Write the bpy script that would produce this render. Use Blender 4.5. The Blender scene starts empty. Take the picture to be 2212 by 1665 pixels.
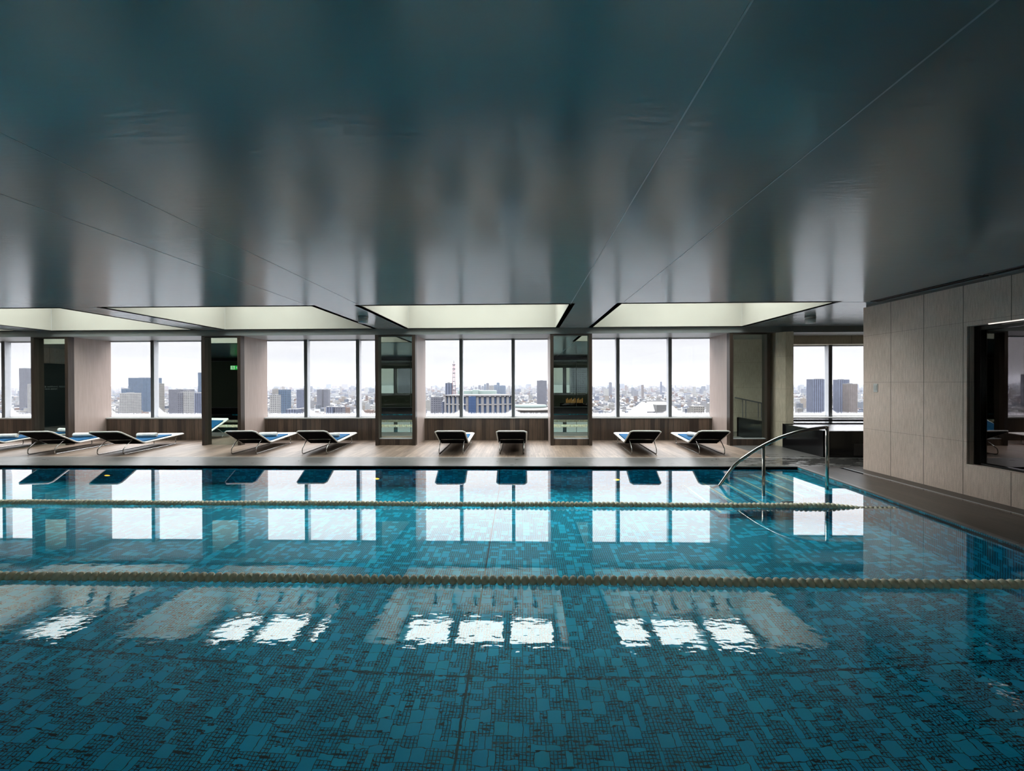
import bpy, math, random
from mathutils import Vector, Matrix
import numpy as np

# ------------------------------------------------------------------ camera, sky, light, exposure
SC = bpy.context.scene
COL = SC.collection
H = 1.6                                   # eye height above the pool deck
F = 930.0 / 2212.0 * 36.0
cam_d = bpy.data.cameras.new('camera')
cam_d.lens = F; cam_d.sensor_width = 36.0; cam_d.clip_start = 0.05; cam_d.clip_end = 60000
cam = bpy.data.objects.new('camera', cam_d); COL.objects.link(cam)
yaw = math.atan(24 / 930.0); pit = math.atan(-4.5 / 930.0); rol = 0.0031
fw = Vector((-math.sin(yaw) * math.cos(pit), math.cos(yaw) * math.cos(pit), math.sin(pit)))
rt = Vector((math.cos(yaw), math.sin(yaw), 0)); up = rt.cross(fw)
r2 = rt * math.cos(rol) - up * math.sin(rol); u2 = rt * math.sin(rol) + up * math.cos(rol)
M = Matrix((r2, u2, -fw)).transposed().to_4x4(); M.translation = Vector((0, 0, H))
cam.matrix_world = M
SC.camera = cam

SC.view_settings.view_transform = 'Standard'
SC.view_settings.look = 'None'
SC.view_settings.gamma = 1.0
SC.view_settings.use_curve_mapping = False
SC.view_settings.exposure = 1.6
cy = SC.cycles
cy.max_bounces = 14; cy.diffuse_bounces = 5; cy.glossy_bounces = 8
cy.transmission_bounces = 10; cy.transparent_max_bounces = 16; cy.volume_bounces = 0
cy.caustics_reflective = True; cy.caustics_refractive = True
cy.sample_clamp_indirect = 12.0
cy.use_denoising = True
try:
    cy.denoiser = 'OPENIMAGEDENOISE'; cy.denoising_input_passes = 'RGB_ALBEDO_NORMAL'
except Exception:
    pass

class G:
    """small helper around a node tree"""
    def __init__(s, tree):
        s.t = tree; tree.nodes.clear()
    def n(s, typ, **kw):
        nd = s.t.nodes.new(typ)
        for k, v in kw.items():
            if k == 'inp':
                for a, b in v.items(): s.put(nd, a, b)
            else: setattr(nd, k, v)
        return nd
    def put(s, nd, key, val):
        sock = nd.inputs[key]
        if isinstance(val, bpy.types.NodeSocket): s.t.links.new(val, sock)
        elif isinstance(val, bpy.types.Node): s.t.links.new(val.outputs[0], sock)
        else:
            if sock.type == 'RGBA' and len(val) == 3: val = (*val, 1)
            sock.default_value = val
    def m(s, op, a, b=0.0, c=None, clamp=False):
        nd = s.n('ShaderNodeMath', operation=op, use_clamp=clamp)
        s.put(nd, 0, a); s.put(nd, 1, b)
        if c is not None: s.put(nd, 2, c)
        return nd.outputs[0]
    def mix(s, f, a, b):
        nd = s.n('ShaderNodeMix', data_type='RGBA')
        s.put(nd, 0, f); s.put(nd, 6, a); s.put(nd, 7, b)
        return nd.outputs[2]
    def mul(s, f, a, b):
        nd = s.n('ShaderNodeMix', data_type='RGBA', blend_type='MULTIPLY')
        s.put(nd, 0, f); s.put(nd, 6, a); s.put(nd, 7, b)
        return nd.outputs[2]
    def ramp(s, f, stops, interp='LINEAR'):
        nd = s.n('ShaderNodeValToRGB'); s.put(nd, 0, f)
        cr = nd.color_ramp; cr.interpolation = interp
        while len(cr.elements) < len(stops): cr.elements.new(0.5)
        for e, (p, c) in zip(cr.elements, stops):
            e.position = p; e.color = (*c, 1) if len(c) == 3 else c
        return nd.outputs[0]
    def xyz(s, v):
        nd = s.n('ShaderNodeSeparateXYZ'); s.put(nd, 0, v); return nd.outputs
    def vec(s, x, y, z):
        nd = s.n('ShaderNodeCombineXYZ'); s.put(nd, 0, x); s.put(nd, 1, y); s.put(nd, 2, z); return nd.outputs[0]
    def noise(s, v, scale, detail=2.0, rough=0.5):
        nd = s.n('ShaderNodeTexNoise'); s.put(nd, 'Vector', v); s.put(nd, 'Scale', scale)
        s.put(nd, 'Detail', detail); s.put(nd, 'Roughness', rough); return nd.outputs[0]
    def white(s, v):
        nd = s.n('ShaderNodeTexWhiteNoise', noise_dimensions='3D'); s.put(nd, 'Vector', v); return nd.outputs[0]
    def uv(s): return s.n('ShaderNodeTexCoord').outputs['UV']
    def pos(s): return s.n('ShaderNodeNewGeometry').outputs['Position']
    def line(s, x, period, w, off=0.0):
        """1 where x is within w/2 of a multiple of period"""
        a = s.m('MODULO', s.m('ADD', x, 1000 * period - off + period / 2), period)
        return s.m('LESS_THAN', s.m('ABSOLUTE', s.m('SUBTRACT', a, period / 2)), w / 2)
    def bump(s, h, strength=0.3, dist=0.01):
        nd = s.n('ShaderNodeBump'); s.put(nd, 'Height', h); s.put(nd, 'Strength', strength); s.put(nd, 'Distance', dist)
        return nd.outputs[0]

# overcast winter sky: thin bright cloud, brighter towards the zenith, pale at the horizon
world = bpy.data.worlds.new('world'); SC.world = world; world.use_nodes = True
g = G(world.node_tree)
gen = g.n('ShaderNodeTexCoord').outputs['Generated']
gx, gy, gz = g.xyz(gen)[:]
sz = g.m('MAXIMUM', gz, 0.0)
strat = g.noise(g.vec(gx, gy, g.m('MULTIPLY', gz, 9.0)), 3.2, 5.0, 0.55)
strength = g.ramp(g.m('POWER', sz, 0.5), [(0.0, (0.024,) * 3), (0.20, (0.0275,) * 3), (0.31, (0.031,) * 3), (0.35, (0.046,) * 3),
                                          (0.44, (0.062,) * 3), (0.58, (0.10,) * 3), (0.75, (0.40,) * 3), (1.0, (0.72,) * 3)])
tint = g.ramp(g.m('POWER', sz, 0.5), [(0.0, (0.93, 0.95, 0.98)), (0.12, (1.0, 0.975, 0.93)), (0.3, (0.98, 0.965, 0.99)), (1.0, (0.95, 0.97, 1.0))])
cl = g.ramp(strat, [(0.3, (0.90, 0.90, 0.93)), (0.62, (1.03, 1.03, 1.02))])
colr = g.mul(1.0, tint, cl)
bg = g.n('ShaderNodeBackground', inp={'Color': g.mul(1.0, colr, strength), 'Strength': 10.0})
g.put(g.n('ShaderNodeOutputWorld'), 'Surface', bg)

def portal(name, x, y, z, sx, sz_, rot):
    l = bpy.data.lights.new(name, 'AREA'); l.shape = 'RECTANGLE'; l.size = sx; l.size_y = sz_
    l.cycles.is_portal = True
    o = bpy.data.objects.new(name, l); o.location = (x, y, z); o.rotation_euler = rot; COL.objects.link(o)

BAYS = [(-16.6, -13.04), (-12.03, -8.43), (-7.39, -3.84), (-2.79, 0.70), (1.77, 5.25)]
COFFERS = [(-17.0, -13.3), (-12.35, -8.6), (-7.72, -3.86), (-2.94, 0.83), (1.77, 5.5)]
SKY = {0: [(-16.8, -15.7), (-15.5, -14.4)], 1: [(-12.1, -11.0), (-10.8, -9.8), (-9.62, -9.0)],
       2: [(-7.55, -6.6), (-6.44, -5.38), (-5.1, -4.72)],
       3: [(-2.86, -1.76), (-1.62, -0.47), (-0.33, 0.74)], 4: [(2.16, 2.98), (3.14, 4.26), (4.42, 5.42)]}
for i, (a, b) in enumerate(BAYS):
    portal('daylight_portal', (a + b) / 2, 12.45, 1.75, b - a, 2.3, (-math.pi / 2, 0, 0))
portal('daylight_portal', 8.4, 12.45, 1.65, 3.4, 2.0, (-math.pi / 2, 0, 0))
for i, (a, b) in enumerate(COFFERS):
    portal('skylight_portal', (a + b) / 2, 9.6, 4.6, b - a, 3.0, (0, 0, 0))

# ------------------------------------------------------------------ mesh helpers
class MB:
    def __init__(s): s.v = []; s.f = []; s.mi = []; s.smooth = []
    def face(s, pts, mi=0, sm=False):
        k = len(s.v); s.v += [tuple(p) for p in pts]; s.f.append(tuple(range(k, k + len(pts)))); s.mi.append(mi); s.smooth.append(sm); return s
    def box(s, x0, x1, y0, y1, z0, z1, mi=0, skip=''):
        k = len(s.v)
        s.v += [(x0, y0, z0), (x1, y0, z0), (x1, y1, z0), (x0, y1, z0), (x0, y0, z1), (x1, y0, z1), (x1, y1, z1), (x0, y1, z1)]
        fs = {'b': (0, 3, 2, 1), 't': (4, 5, 6, 7), 'f': (0, 1, 5, 4), 'k': (2, 3, 7, 6), 'l': (0, 4, 7, 3), 'r': (1, 2, 6, 5)}
        for n, f in fs.items():
            if n in skip: continue
            s.f.append(tuple(k + i for i in f)); s.mi.append(mi); s.smooth.append(False)
        return s
    def prism(s, poly, z0, z1, mi=0):
        n = len(poly); k = len(s.v)
        s.v += [(x, y, z0) for x, y in poly] + [(x, y, z1) for x, y in poly]
        s.f.append(tuple(k + i for i in reversed(range(n)))); s.f.append(tuple(k + n + i for i in range(n)))
        s.mi += [mi, mi]; s.smooth += [False, False]
        for i in range(n):
            j = (i + 1) % n
            s.f.append((k + i, k + j, k + n + j, k + n + i)); s.mi.append(mi); s.smooth.append(False)
        return s
    def tube(s, path, r, seg=10, mi=0, caps=True):
        P = [Vector(p) for p in path]; k = len(s.v); prev = None
        for i, p in enumerate(P):
            d = (P[min(i + 1, len(P) - 1)] - P[max(i - 1, 0)]).normalized()
            a = prev if prev else (Vector((0, 0, 1)) if abs(d.z) < .9 else Vector((1, 0, 0)))
            a = (a - d * a.dot(d)).normalized(); prev = a
            b = d.cross(a)
            rr = r[i] if isinstance(r, (list, tuple)) else r
            for q in range(seg):
                t = 2 * math.pi * q / seg
                s.v.append(tuple(p + a * math.cos(t) * rr + b * math.sin(t) * rr))
        for i in range(len(P) - 1):
            for q in range(seg):
                q2 = (q + 1) % seg
                s.f.append((k + i * seg + q, k + i * seg + q2, k + (i + 1) * seg + q2, k + (i + 1) * seg + q)); s.mi.append(mi); s.smooth.append(True)
        if caps:
            s.f.append(tuple(k + q for q in reversed(range(seg)))); s.mi.append(mi); s.smooth.append(False)
            e = k + (len(P) - 1) * seg
            s.f.append(tuple(e + q for q in range(seg))); s.mi.append(mi); s.smooth.append(False)
        return s
    def lathe(s, prof, c=(0, 0, 0), axis='z', seg=20, mi=0):
        k = len(s.v)
        for r, h in prof:
            for q in range(seg):
                t = 2 * math.pi * q / seg; a, b = r * math.cos(t), r * math.sin(t)
                p = (a, b, h) if axis == 'z' else ((h, a, b) if axis == 'x' else (b, h, a))
                s.v.append((c[0] + p[0], c[1] + p[1], c[2] + p[2]))
        for i in range(len(prof) - 1):
            for q in range(seg):
                q2 = (q + 1) % seg
                s.f.append((k + i * seg + q, k + i * seg + q2, k + (i + 1) * seg + q2, k + (i + 1) * seg + q)); s.mi.append(mi); s.smooth.append(True)
        s.f.append(tuple(k + q for q in reversed(range(seg)))); s.mi.append(mi); s.smooth.append(False)
        e = k + (len(prof) - 1) * seg
        s.f.append(tuple(e + q for q in range(seg))); s.mi.append(mi); s.smooth.append(False)
        return s
    def build(s, name, mats, parent=None, loc=(0, 0, 0), bevel=0):
        me = bpy.data.meshes.new(name); me.from_pydata(s.v, [], s.f)
        if not isinstance(mats, (list, tuple)): mats = [mats]
        for m_ in mats: me.materials.append(m_)
        me.polygons.foreach_set('material_index', s.mi); me.polygons.foreach_set('use_smooth', s.smooth)
        uvl = me.uv_layers.new(name='UVMap'); n = len(me.loops)
        vi = np.empty(n, dtype=np.int32); me.loops.foreach_get('vertex_index', vi)
        co = np.array(s.v, dtype=np.float64)[vi] + np.array(loc)
        nr = np.empty(len(me.polygons) * 3); me.polygons.foreach_get('normal', nr); nr = np.abs(nr.reshape(-1, 3))
        tot = np.empty(len(me.polygons), dtype=np.int32); me.polygons.foreach_get('loop_total', tot)
        nl = np.repeat(nr, tot, axis=0); ax = nl.argmax(axis=1)
        u = np.where(ax == 0, co[:, 1], co[:, 0]); v = np.where(ax == 2, co[:, 1], co[:, 2])
        uvl.data.foreach_set('uv', np.stack([u, v], 1).astype(np.float32).ravel())
        me.update()
        o = bpy.data.objects.new(name, me); o.location = loc; COL.objects.link(o)
        if parent: o.parent = parent
        if bevel:
            b = o.modifiers.new('bevel', 'BEVEL'); b.width = bevel; b.segments = 2; b.limit_method = 'ANGLE'
        return o

def tag(o, label=None, cat=None, group=None, kind=None):
    if label: o['label'] = label
    if cat: o['category'] = cat
    if group: o['group'] = group
    if kind: o['kind'] = kind
    return o
def empty(name, loc=(0, 0, 0), rz=0):
    o = bpy.data.objects.new(name, None); o.location = loc; o.rotation_euler = (0, 0, rz); o.empty_display_size = .1
    COL.objects.link(o); return o
def struct(o, label, cat): return tag(o, label, cat, kind='structure')

# ------------------------------------------------------------------ materials
def mat(name):
    m_ = bpy.data.materials.new(name); m_.use_nodes = True
    g_ = G(m_.node_tree); return m_, g_
def principled(g_, **inp):
    p = g_.n('ShaderNodeBsdfPrincipled')
    for k, v in inp.items(): g_.put(p, k.replace('_', ' '), v)
    g_.put(g_.n('ShaderNodeOutputMaterial'), 'Surface', p)
    return p
def plain(name, col, rough=0.5, metal=0.0, var=0.06, scale=8.0, **kw):
    m_, g_ = mat(name)
    nz = g_.noise(g_.uv(), scale, 3)
    c = g_.mul(1.0, col, g_.ramp(nz, [(0.2, (1 - var,) * 3), (0.8, (1 + var * .5,) * 3)]))
    principled(g_, Base_Color=c, Roughness=rough, Metallic=metal, **kw)
    return m_

def mosaic(name):
    """random module of big squares, half tiles and small mosaic, dark grout"""
    m_, g_ = mat(name)
    U = 0.0262                                    # one small tile
    uvx, uvy, _ = g_.xyz(g_.uv())[:]
    x = g_.m('DIVIDE', g_.m('ADD', uvx, 50.0), U); y = g_.m('DIVIDE', g_.m('ADD', uvy, 50.0), U)
    # blocks of 20 units choose row or column staggering
    bx = g_.m('FLOOR', g_.m('DIVIDE', x, 24.0)); by = g_.m('FLOOR', g_.m('DIVIDE', y, 20.0))
    sw = g_.m('GREATER_THAN', g_.white(g_.vec(bx, by, 3.3)), 0.5)
    def sel(a, b): return g_.m('ADD', g_.m('MULTIPLY', sw, a), g_.m('MULTIPLY', g_.m('SUBTRACT', 1.0, sw), b))
    p = sel(x, y); q = sel(y, x)                  # p runs across the rows
    r = g_.m('FLOOR', g_.m('DIVIDE', p, 4.0))
    sh = g_.m('FLOOR', g_.m('MULTIPLY', g_.white(g_.vec(r, by, 7.7)), 8.0))
    qq = g_.m('ADD', q, sh); c = g_.m('FLOOR', g_.m('DIVIDE', qq, 4.0))
    fp = g_.m('SUBTRACT', p, g_.m('MULTIPLY', r, 4.0)); fq = g_.m('SUBTRACT', qq, g_.m('MULTIPLY', c, 4.0))
    h = g_.white(g_.vec(c, r, sw)); h2 = g_.white(g_.vec(r, c, g_.m('ADD', sw, 5.0)))
    big = g_.m('LESS_THAN', h, 0.19)
    hp = g_.m('LESS_THAN', g_.m('ABSOLUTE', g_.m('SUBTRACT', h, 0.29)), 0.10)    # halves, split across p
    hq = g_.m('LESS_THAN', g_.m('ABSOLUTE', g_.m('SUBTRACT', h, 0.49)), 0.10)
    side_p = g_.m('LESS_THAN', fp, 2.0); side_q = g_.m('LESS_THAN', fq, 2.0)
    half_p = g_.m('MULTIPLY', hp, side_p); half_q = g_.m('MULTIPLY', hq, side_q)
    def edge(f, per):
        a = g_.m('MODULO', f, per)
        return g_.m('MINIMUM', a, g_.m('SUBTRACT', per, a))
    e4 = g_.m('MINIMUM', edge(fp, 4.0), edge(fq, 4.0))
    e1 = g_.m('MINIMUM', edge(fp, 1.0), edge(fq, 1.0))
    ep = g_.m('MINIMUM', edge(fp, 2.0), edge(fq, 4.0)); eq = g_.m('MINIMUM', edge(fp, 4.0), edge(fq, 2.0))
    def pick(mask, a, b):
        return g_.m('ADD', g_.m('MULTIPLY', mask, a), g_.m('MULTIPLY', g_.m('SUBTRACT', 1.0, mask), b))
    e = pick(big, e4, pick(half_p, ep, pick(half_q, eq, e1)))
    large = g_.m('MAXIMUM', big, g_.m('MAXIMUM', half_p, half_q))
    grout = g_.m('LESS_THAN', e, g_.m('ADD', 0.11, g_.m('MULTIPLY', large, -0.02)))
    # joints of the basin
    px, py, pz = g_.xyz(g_.pos())[:]
    j = g_.m('LESS_THAN', g_.m('ABSOLUTE', g_.m('ADD', px, 0.46)), 0.009)
    j2 = g_.m('LESS_THAN', g_.m('ABSOLUTE', g_.m('SUBTRACT', py, 3.54)), 0.006)
    grout = g_.m('MAXIMUM', grout, g_.m('MAXIMUM', j, j2))
    small_c = g_.ramp(g_.white(g_.vec(g_.m('FLOOR', fp), g_.m('ADD', g_.m('FLOOR', fq), g_.m('MULTIPLY', c, 4.0)), r)),
                      [(0, (0.005, 0.52, 0.72)), (1, (0.01, 0.62, 0.86))])
    big_c = g_.ramp(h2, [(0, (0.01, 0.66, 0.92)), (1, (0.02, 0.76, 0.97))])
    colr_ = g_.mix(large, small_c, big_c)
    colr_ = g_.mul(1.0, colr_, g_.ramp(g_.noise(g_.pos(), 0.9, 2), [(0.3, (0.85,) * 3), (0.7, (1.1,) * 3)]))
    colr_ = g_.mix(grout, colr_, (0.004, 0.012, 0.016))
    principled(g_, Base_Color=colr_, Roughness=0.4)
    return m_

def water_mat(name, bump_fn=None, k=1.65, absorb=0.20):
    m_, g_ = mat(name)
    P = g_.pos(); x, y, z = g_.xyz(P)[:]
    if bump_fn: nrm = bump_fn(g_, P, x, y)
    else:
        near = g_.m('SUBTRACT', 1.0, g_.m('DIVIDE', g_.m('SUBTRACT', y, 2.4), 1.9), clamp=True)
        n1 = g_.noise(g_.vec(x, g_.m('MULTIPLY', y, 1.7), 0.0), 7.5, 2.0)
        n2 = g_.noise(P, 1.3, 1.0)
        amp = g_.m('ADD', 0.008, g_.m('MULTIPLY', near, 0.34))
        hgt = g_.m('ADD', g_.m('MULTIPLY', n1, amp), g_.m('MULTIPLY', n2, 0.01))
        nrm = g_.bump(hgt, 1.0, 0.0035)
    fr = g_.n('ShaderNodeFresnel', inp={'IOR': 1.333, 'Normal': nrm}).outputs[0]
    geo = g_.n('ShaderNodeNewGeometry')
    kk = g_.m('MULTIPLY', fr, g_.m('ADD', k, g_.m('MULTIPLY', geo.outputs['Backfacing'], 1.0 - k)), clamp=True)
    gl = g_.n('ShaderNodeBsdfGlossy', inp={'Color': (1, 1, 1), 'Roughness': 0.0, 'Normal': nrm})
    rf = g_.n('ShaderNodeBsdfRefraction', inp={'Color': (1, 1, 1), 'Roughness': 0.0, 'IOR': 1.333, 'Normal': nrm})
    mx = g_.n('ShaderNodeMixShader'); g_.put(mx, 0, kk); g_.put(mx, 1, rf); g_.put(mx, 2, gl)
    out = g_.n('ShaderNodeOutputMaterial'); g_.put(out, 'Surface', mx)
    if absorb:
        va = g_.n('ShaderNodeVolumeAbsorption', inp={'Color': (0.05, 0.86, 0.94), 'Density': absorb})
        g_.put(out, 'Volume', va)
    return m_

def ceiling_mat():
    m_, g_ = mat('ceiling_paint')
    P = g_.pos(); x, y, z = g_.xyz(P)[:]
    nz = g_.noise(g_.vec(g_.m('MULTIPLY', x, 0.6), g_.m('MULTIPLY', y, 2.6), z), 9.0, 3.0)
    n2 = g_.noise(P, 0.7, 2.0)
    hgt = g_.m('ADD', g_.m('MULTIPLY', nz, 0.5), g_.m('MULTIPLY', n2, 0.6))
    c = g_.ramp(g_.noise(P, 0.5, 3), [(0.3, (0.235, 0.27, 0.27)), (0.7, (0.262, 0.295, 0.292))])
    principled(g_, Base_Color=c, Roughness=0.19, Specular_IOR_Level=0.55, Normal=g_.bump(hgt, 0.35, 0.008))
    return m_

def stone_wall(name, base=(0.60, 0.475, 0.415), jx=0.605, jx_off=0.0, jz=0.845, jz_off=0.755, wav=1.0):
    m_, g_ = mat(name)
    uv = g_.uv(); u, v, _ = g_.xyz(uv)[:]
    groove = g_.noise(g_.vec(g_.m('MULTIPLY', u, 55.0), g_.m('MULTIPLY', v, 5.0), 0.0), 1.0, 3.0, 0.6)
    spk = g_.noise(uv, 90.0, 2.0)
    mott = g_.noise(uv, 1.2, 4.0)
    c = g_.mul(1.0, base, g_.ramp(groove, [(0.3, (0.80, 0.79, 0.77)), (0.65, (1.06, 1.06, 1.05))]))
    c = g_.mul(1.0, c, g_.ramp(spk, [(0.3, (0.9,) * 3), (0.6, (1.05,) * 3)]))
    c = g_.mul(1.0, c, g_.ramp(mott, [(0.3, (0.86, 0.86, 0.84)), (0.7, (1.06, 1.05, 1.05))]))
    jl = g_.m('MAXIMUM', g_.line(u, jx, 0.009, jx_off), g_.m('MULTIPLY', g_.line(v, jz, 0.005, jz_off), 0.6))
    c = g_.mix(jl, c, (0.10, 0.085, 0.07))
    hgt = g_.m('SUBTRACT', groove, g_.m('MULTIPLY', jl, 2.0))
    principled(g_, Base_Color=c, Roughness=0.55, Specular_IOR_Level=0.35, Normal=g_.bump(hgt, 0.35, 0.004))
    return m_

def boards(name, w, base0, base1, rough=0.45, along='v', gap=0.004, seg=0.0, grain=1.0, spec=0.5):
    """boards running along v (or u) of the surface, w wide"""
    m_, g_ = mat(name)
    u, v, _ = g_.xyz(g_.uv())[:]
    a, b = (u, v) if along == 'v' else (v, u)
    bid = g_.m('FLOOR', g_.m('DIVIDE', g_.m('ADD', a, 100.0), w))
    h = g_.white(g_.vec(bid, 1.0, 2.0))
    if seg:
        sb = g_.m('ADD', b, g_.m('MULTIPLY', h, seg * 3)); sid = g_.m('FLOOR', g_.m('DIVIDE', sb, seg))
        h = g_.white(g_.vec(bid, sid, 4.0))
    gr = g_.noise(g_.vec(g_.m('MULTIPLY', a, 26.0), g_.m('ADD', g_.m('MULTIPLY', b, 1.6), g_.m('MULTIPLY', h, 30.0)), h), 1.0, 5.0, 0.65)
    c = g_.mix(h, base0, base1)
    c = g_.mul(grain, c, g_.ramp(gr, [(0.28, (0.45, 0.42, 0.40)), (0.62, (1.12, 1.1, 1.08))]))
    ln = g_.line(a, w, gap)
    if seg: ln = g_.m('MAXIMUM', ln, g_.line(sb, seg, gap))
    c = g_.mix(ln, c, (base0[0] * .25, base0[1] * .25, base0[2] * .25))
    principled(g_, Base_Color=c, Roughness=rough, Specular_IOR_Level=spec, Normal=g_.bump(g_.m('SUBTRACT', gr, ln), 0.2, 0.003))
    return m_

def deck_stone():
    m_, g_ = mat('deck_stone')
    P = g_.pos(); x, y, z = g_.xyz(P)[:]
    u, v, _ = g_.xyz(g_.uv())[:]
    jl = g_.m('MAXIMUM', g_.line(u, 0.6, 0.006, 0.1), g_.line(v, 0.49, 0.006, 8.32))
    nz = g_.noise(P, 14.0, 4.0, 0.6)
    c = g_.ramp(nz, [(0.3, (0.070, 0.066, 0.062)), (0.7, (0.115, 0.108, 0.102))])
    tid = g_.white(g_.vec(g_.m('FLOOR', g_.m('DIVIDE', g_.m('ADD', u, 59.9), 0.6)), g_.m('FLOOR', g_.m('DIVIDE', v, 0.49)), 1.0))
    c = g_.mul(1.0, c, g_.ramp(tid, [(0, (0.85,) * 3), (1, (1.15,) * 3)]))
    c = g_.mix(jl, c, (0.16, 0.15, 0.14))
    # wet places: by the whirlpool tub and along the deck
    dx = g_.m('DIVIDE', g_.m('SUBTRACT', x, 6.3), 1.5); dy = g_.m('DIVIDE', g_.m('SUBTRACT', y, 8.85), 0.55)
    d = g_.m('SQRT', g_.m('ADD', g_.m('MULTIPLY', dx, dx), g_.m('MULTIPLY', dy, dy)))
    n3 = g_.noise(g_.vec(g_.m('MULTIPLY', x, 1.0), g_.m('MULTIPLY', y, 3.2), 0.0), 2.6, 4.0, 0.6)
    wet = g_.m('GREATER_THAN', g_.m('SUBTRACT', n3, g_.m('MULTIPLY', d, 0.16)), 0.36)
    wet2 = g_.m('GREATER_THAN', n3, 0.68)
    wet = g_.m('MAXIMUM', wet, wet2)
    c = g_.mul(g_.m('MULTIPLY', wet, 0.8), c, (0.35, 0.35, 0.36))
    ro = g_.m('SUBTRACT', g_.m('ADD', 0.27, g_.m('MULTIPLY', nz, 0.12)), g_.m('MULTIPLY', wet, 0.28), clamp=True)
    principled(g_, Base_Color=c, Roughness=ro, Normal=g_.bump(g_.m('MULTIPLY', nz, g_.m('SUBTRACT', 1.0, wet)), 0.15, 0.004))
    return m_

def pane_mat(name, z0, fog_h=0.17, corner=0.25, centre_w=1.42, refl=1.0):
    """clear glass with misted band and drips along the lower edge and rounded misted corners"""
    m_, g_ = mat(name)
    u, v, _ = g_.xyz(g_.uv())[:]
    # distance to the nearest mullion line, u on the 1.475 m grid
    a = g_.m('MODULO', g_.m('ADD', u, 1.755 + 14.75 * 3), 1.475)
    dm = g_.m('MINIMUM', a, g_.m('SUBTRACT', 1.475, a))
    cx = g_.m('MAXIMUM', g_.m('SUBTRACT', 1.0, g_.m('DIVIDE', g_.m('SUBTRACT', dm, 0.04), 0.22)), 0.0)
    lift = g_.m('MULTIPLY', g_.m('MULTIPLY', cx, cx), 0.13)
    drip = g_.noise(g_.vec(g_.m('MULTIPLY', u, 38.0), g_.m('MULTIPLY', v, 1.2), 0.0), 1.0, 3.0, 0.7)
    lim = g_.m('ADD', z0 + fog_h * 0.72, g_.m('ADD', lift, g_.m('MULTIPLY', g_.m('SUBTRACT', drip, 0.5), 0.16)))
    fog = g_.m('MULTIPLY', g_.m('SUBTRACT', lim, v), 14.0, clamp=True)
    fog = g_.m('MULTIPLY', fog, g_.m('ADD', 0.15, g_.m('MULTIPLY', drip, 0.6)))
    fr = g_.n('ShaderNodeFresnel', inp={'IOR': 1.45}).outputs[0]
    tr = g_.n('ShaderNodeBsdfTransparent', inp={'Color': (0.97, 0.98, 0.98)})
    gl = g_.n('ShaderNodeBsdfGlossy', inp={'Color': (0.9, 0.95, 0.95), 'Roughness': 0.0})
    mist = g_.n('ShaderNodeBsdfTranslucent', inp={'Color': (0.55, 0.55, 0.56)})
    front = g_.m('SUBTRACT', 1.0, g_.n('ShaderNodeNewGeometry').outputs['Backfacing'])
    m1 = g_.n('ShaderNodeMixShader'); g_.put(m1, 0, g_.m('MULTIPLY', g_.m('MULTIPLY', fr, refl, clamp=True), front)); g_.put(m1, 1, tr); g_.put(m1, 2, gl)
    m2 = g_.n('ShaderNodeMixShader'); g_.put(m2, 0, fog); g_.put(m2, 1, m1); g_.put(m2, 2, mist)
    g_.put(g_.n('ShaderNodeOutputMaterial'), 'Surface', m2)
    return m_
def glass_mat(name, tint_=(0.9, 0.95, 0.95), refl=1.0, gloss=(0.9, 0.95, 0.95)):
    m_, g_ = mat(name)
    fr = g_.n('ShaderNodeFresnel', inp={'IOR': 1.5}).outputs[0]
    tr = g_.n('ShaderNodeBsdfTransparent', inp={'Color': tint_})
    gl = g_.n('ShaderNodeBsdfGlossy', inp={'Color': gloss, 'Roughness': 0.0})
    front = g_.m('SUBTRACT', 1.0, g_.n('ShaderNodeNewGeometry').outputs['Backfacing'])
    m1 = g_.n('ShaderNodeMixShader'); g_.put(m1, 0, g_.m('MULTIPLY', g_.m('MULTIPLY', fr, refl, clamp=True), front)); g_.put(m1, 1, tr); g_.put(m1, 2, gl)
    g_.put(g_.n('ShaderNodeOutputMaterial'), 'Surface', m1)
    return m_
def mirror_mat():
    m_, g_ = mat('smoked_mirror')
    gl = g_.n('ShaderNodeBsdfGlossy', inp={'Color': (0.66, 0.74, 0.69), 'Roughness': 0.0})
    g_.put(g_.n('ShaderNodeOutputMaterial'), 'Surface', gl); return m_
def emit(name, col, st):
    m_, g_ = mat(name)
    g_.put(g_.n('ShaderNodeOutputMaterial'), 'Surface', g_.n('ShaderNodeEmission', inp={'Color': col, 'Strength': st})); return m_
CITY = 0.50
def facade(name, wall, win, fx=3.4, fz=3.4, wx=0.62, wz=0.5, rough=0.5):
    m_, g_ = mat(name)
    u, v, _ = g_.xyz(g_.uv())[:]
    wall = tuple(q * CITY * 1.35 for q in wall); win = tuple(q * CITY * .8 for q in win)
    nz_ = g_.xyz(g_.n('ShaderNodeNewGeometry').outputs['Normal'])[2]
    side = g_.m('LESS_THAN', g_.m('ABSOLUTE', nz_), 0.5)
    a = g_.m('LESS_THAN', g_.m('MODULO', g_.m('ADD', u, 90000.0), fx), fx * wx)
    b = g_.m('LESS_THAN', g_.m('MODULO', g_.m('ADD', v, 9000.0), fz), fz * wz)
    w_ = g_.m('MULTIPLY', g_.m('MULTIPLY', a, b), side)
    c = g_.mix(w_, wall, win)
    c = g_.mul(1.0, c, g_.ramp(g_.noise(g_.uv(), 0.05, 3), [(0.3, (0.85,) * 3), (0.7, (1.1,) * 3)]))
    principled(g_, Base_Color=c, Roughness=rough, Specular_IOR_Level=0.2); return m_

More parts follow.
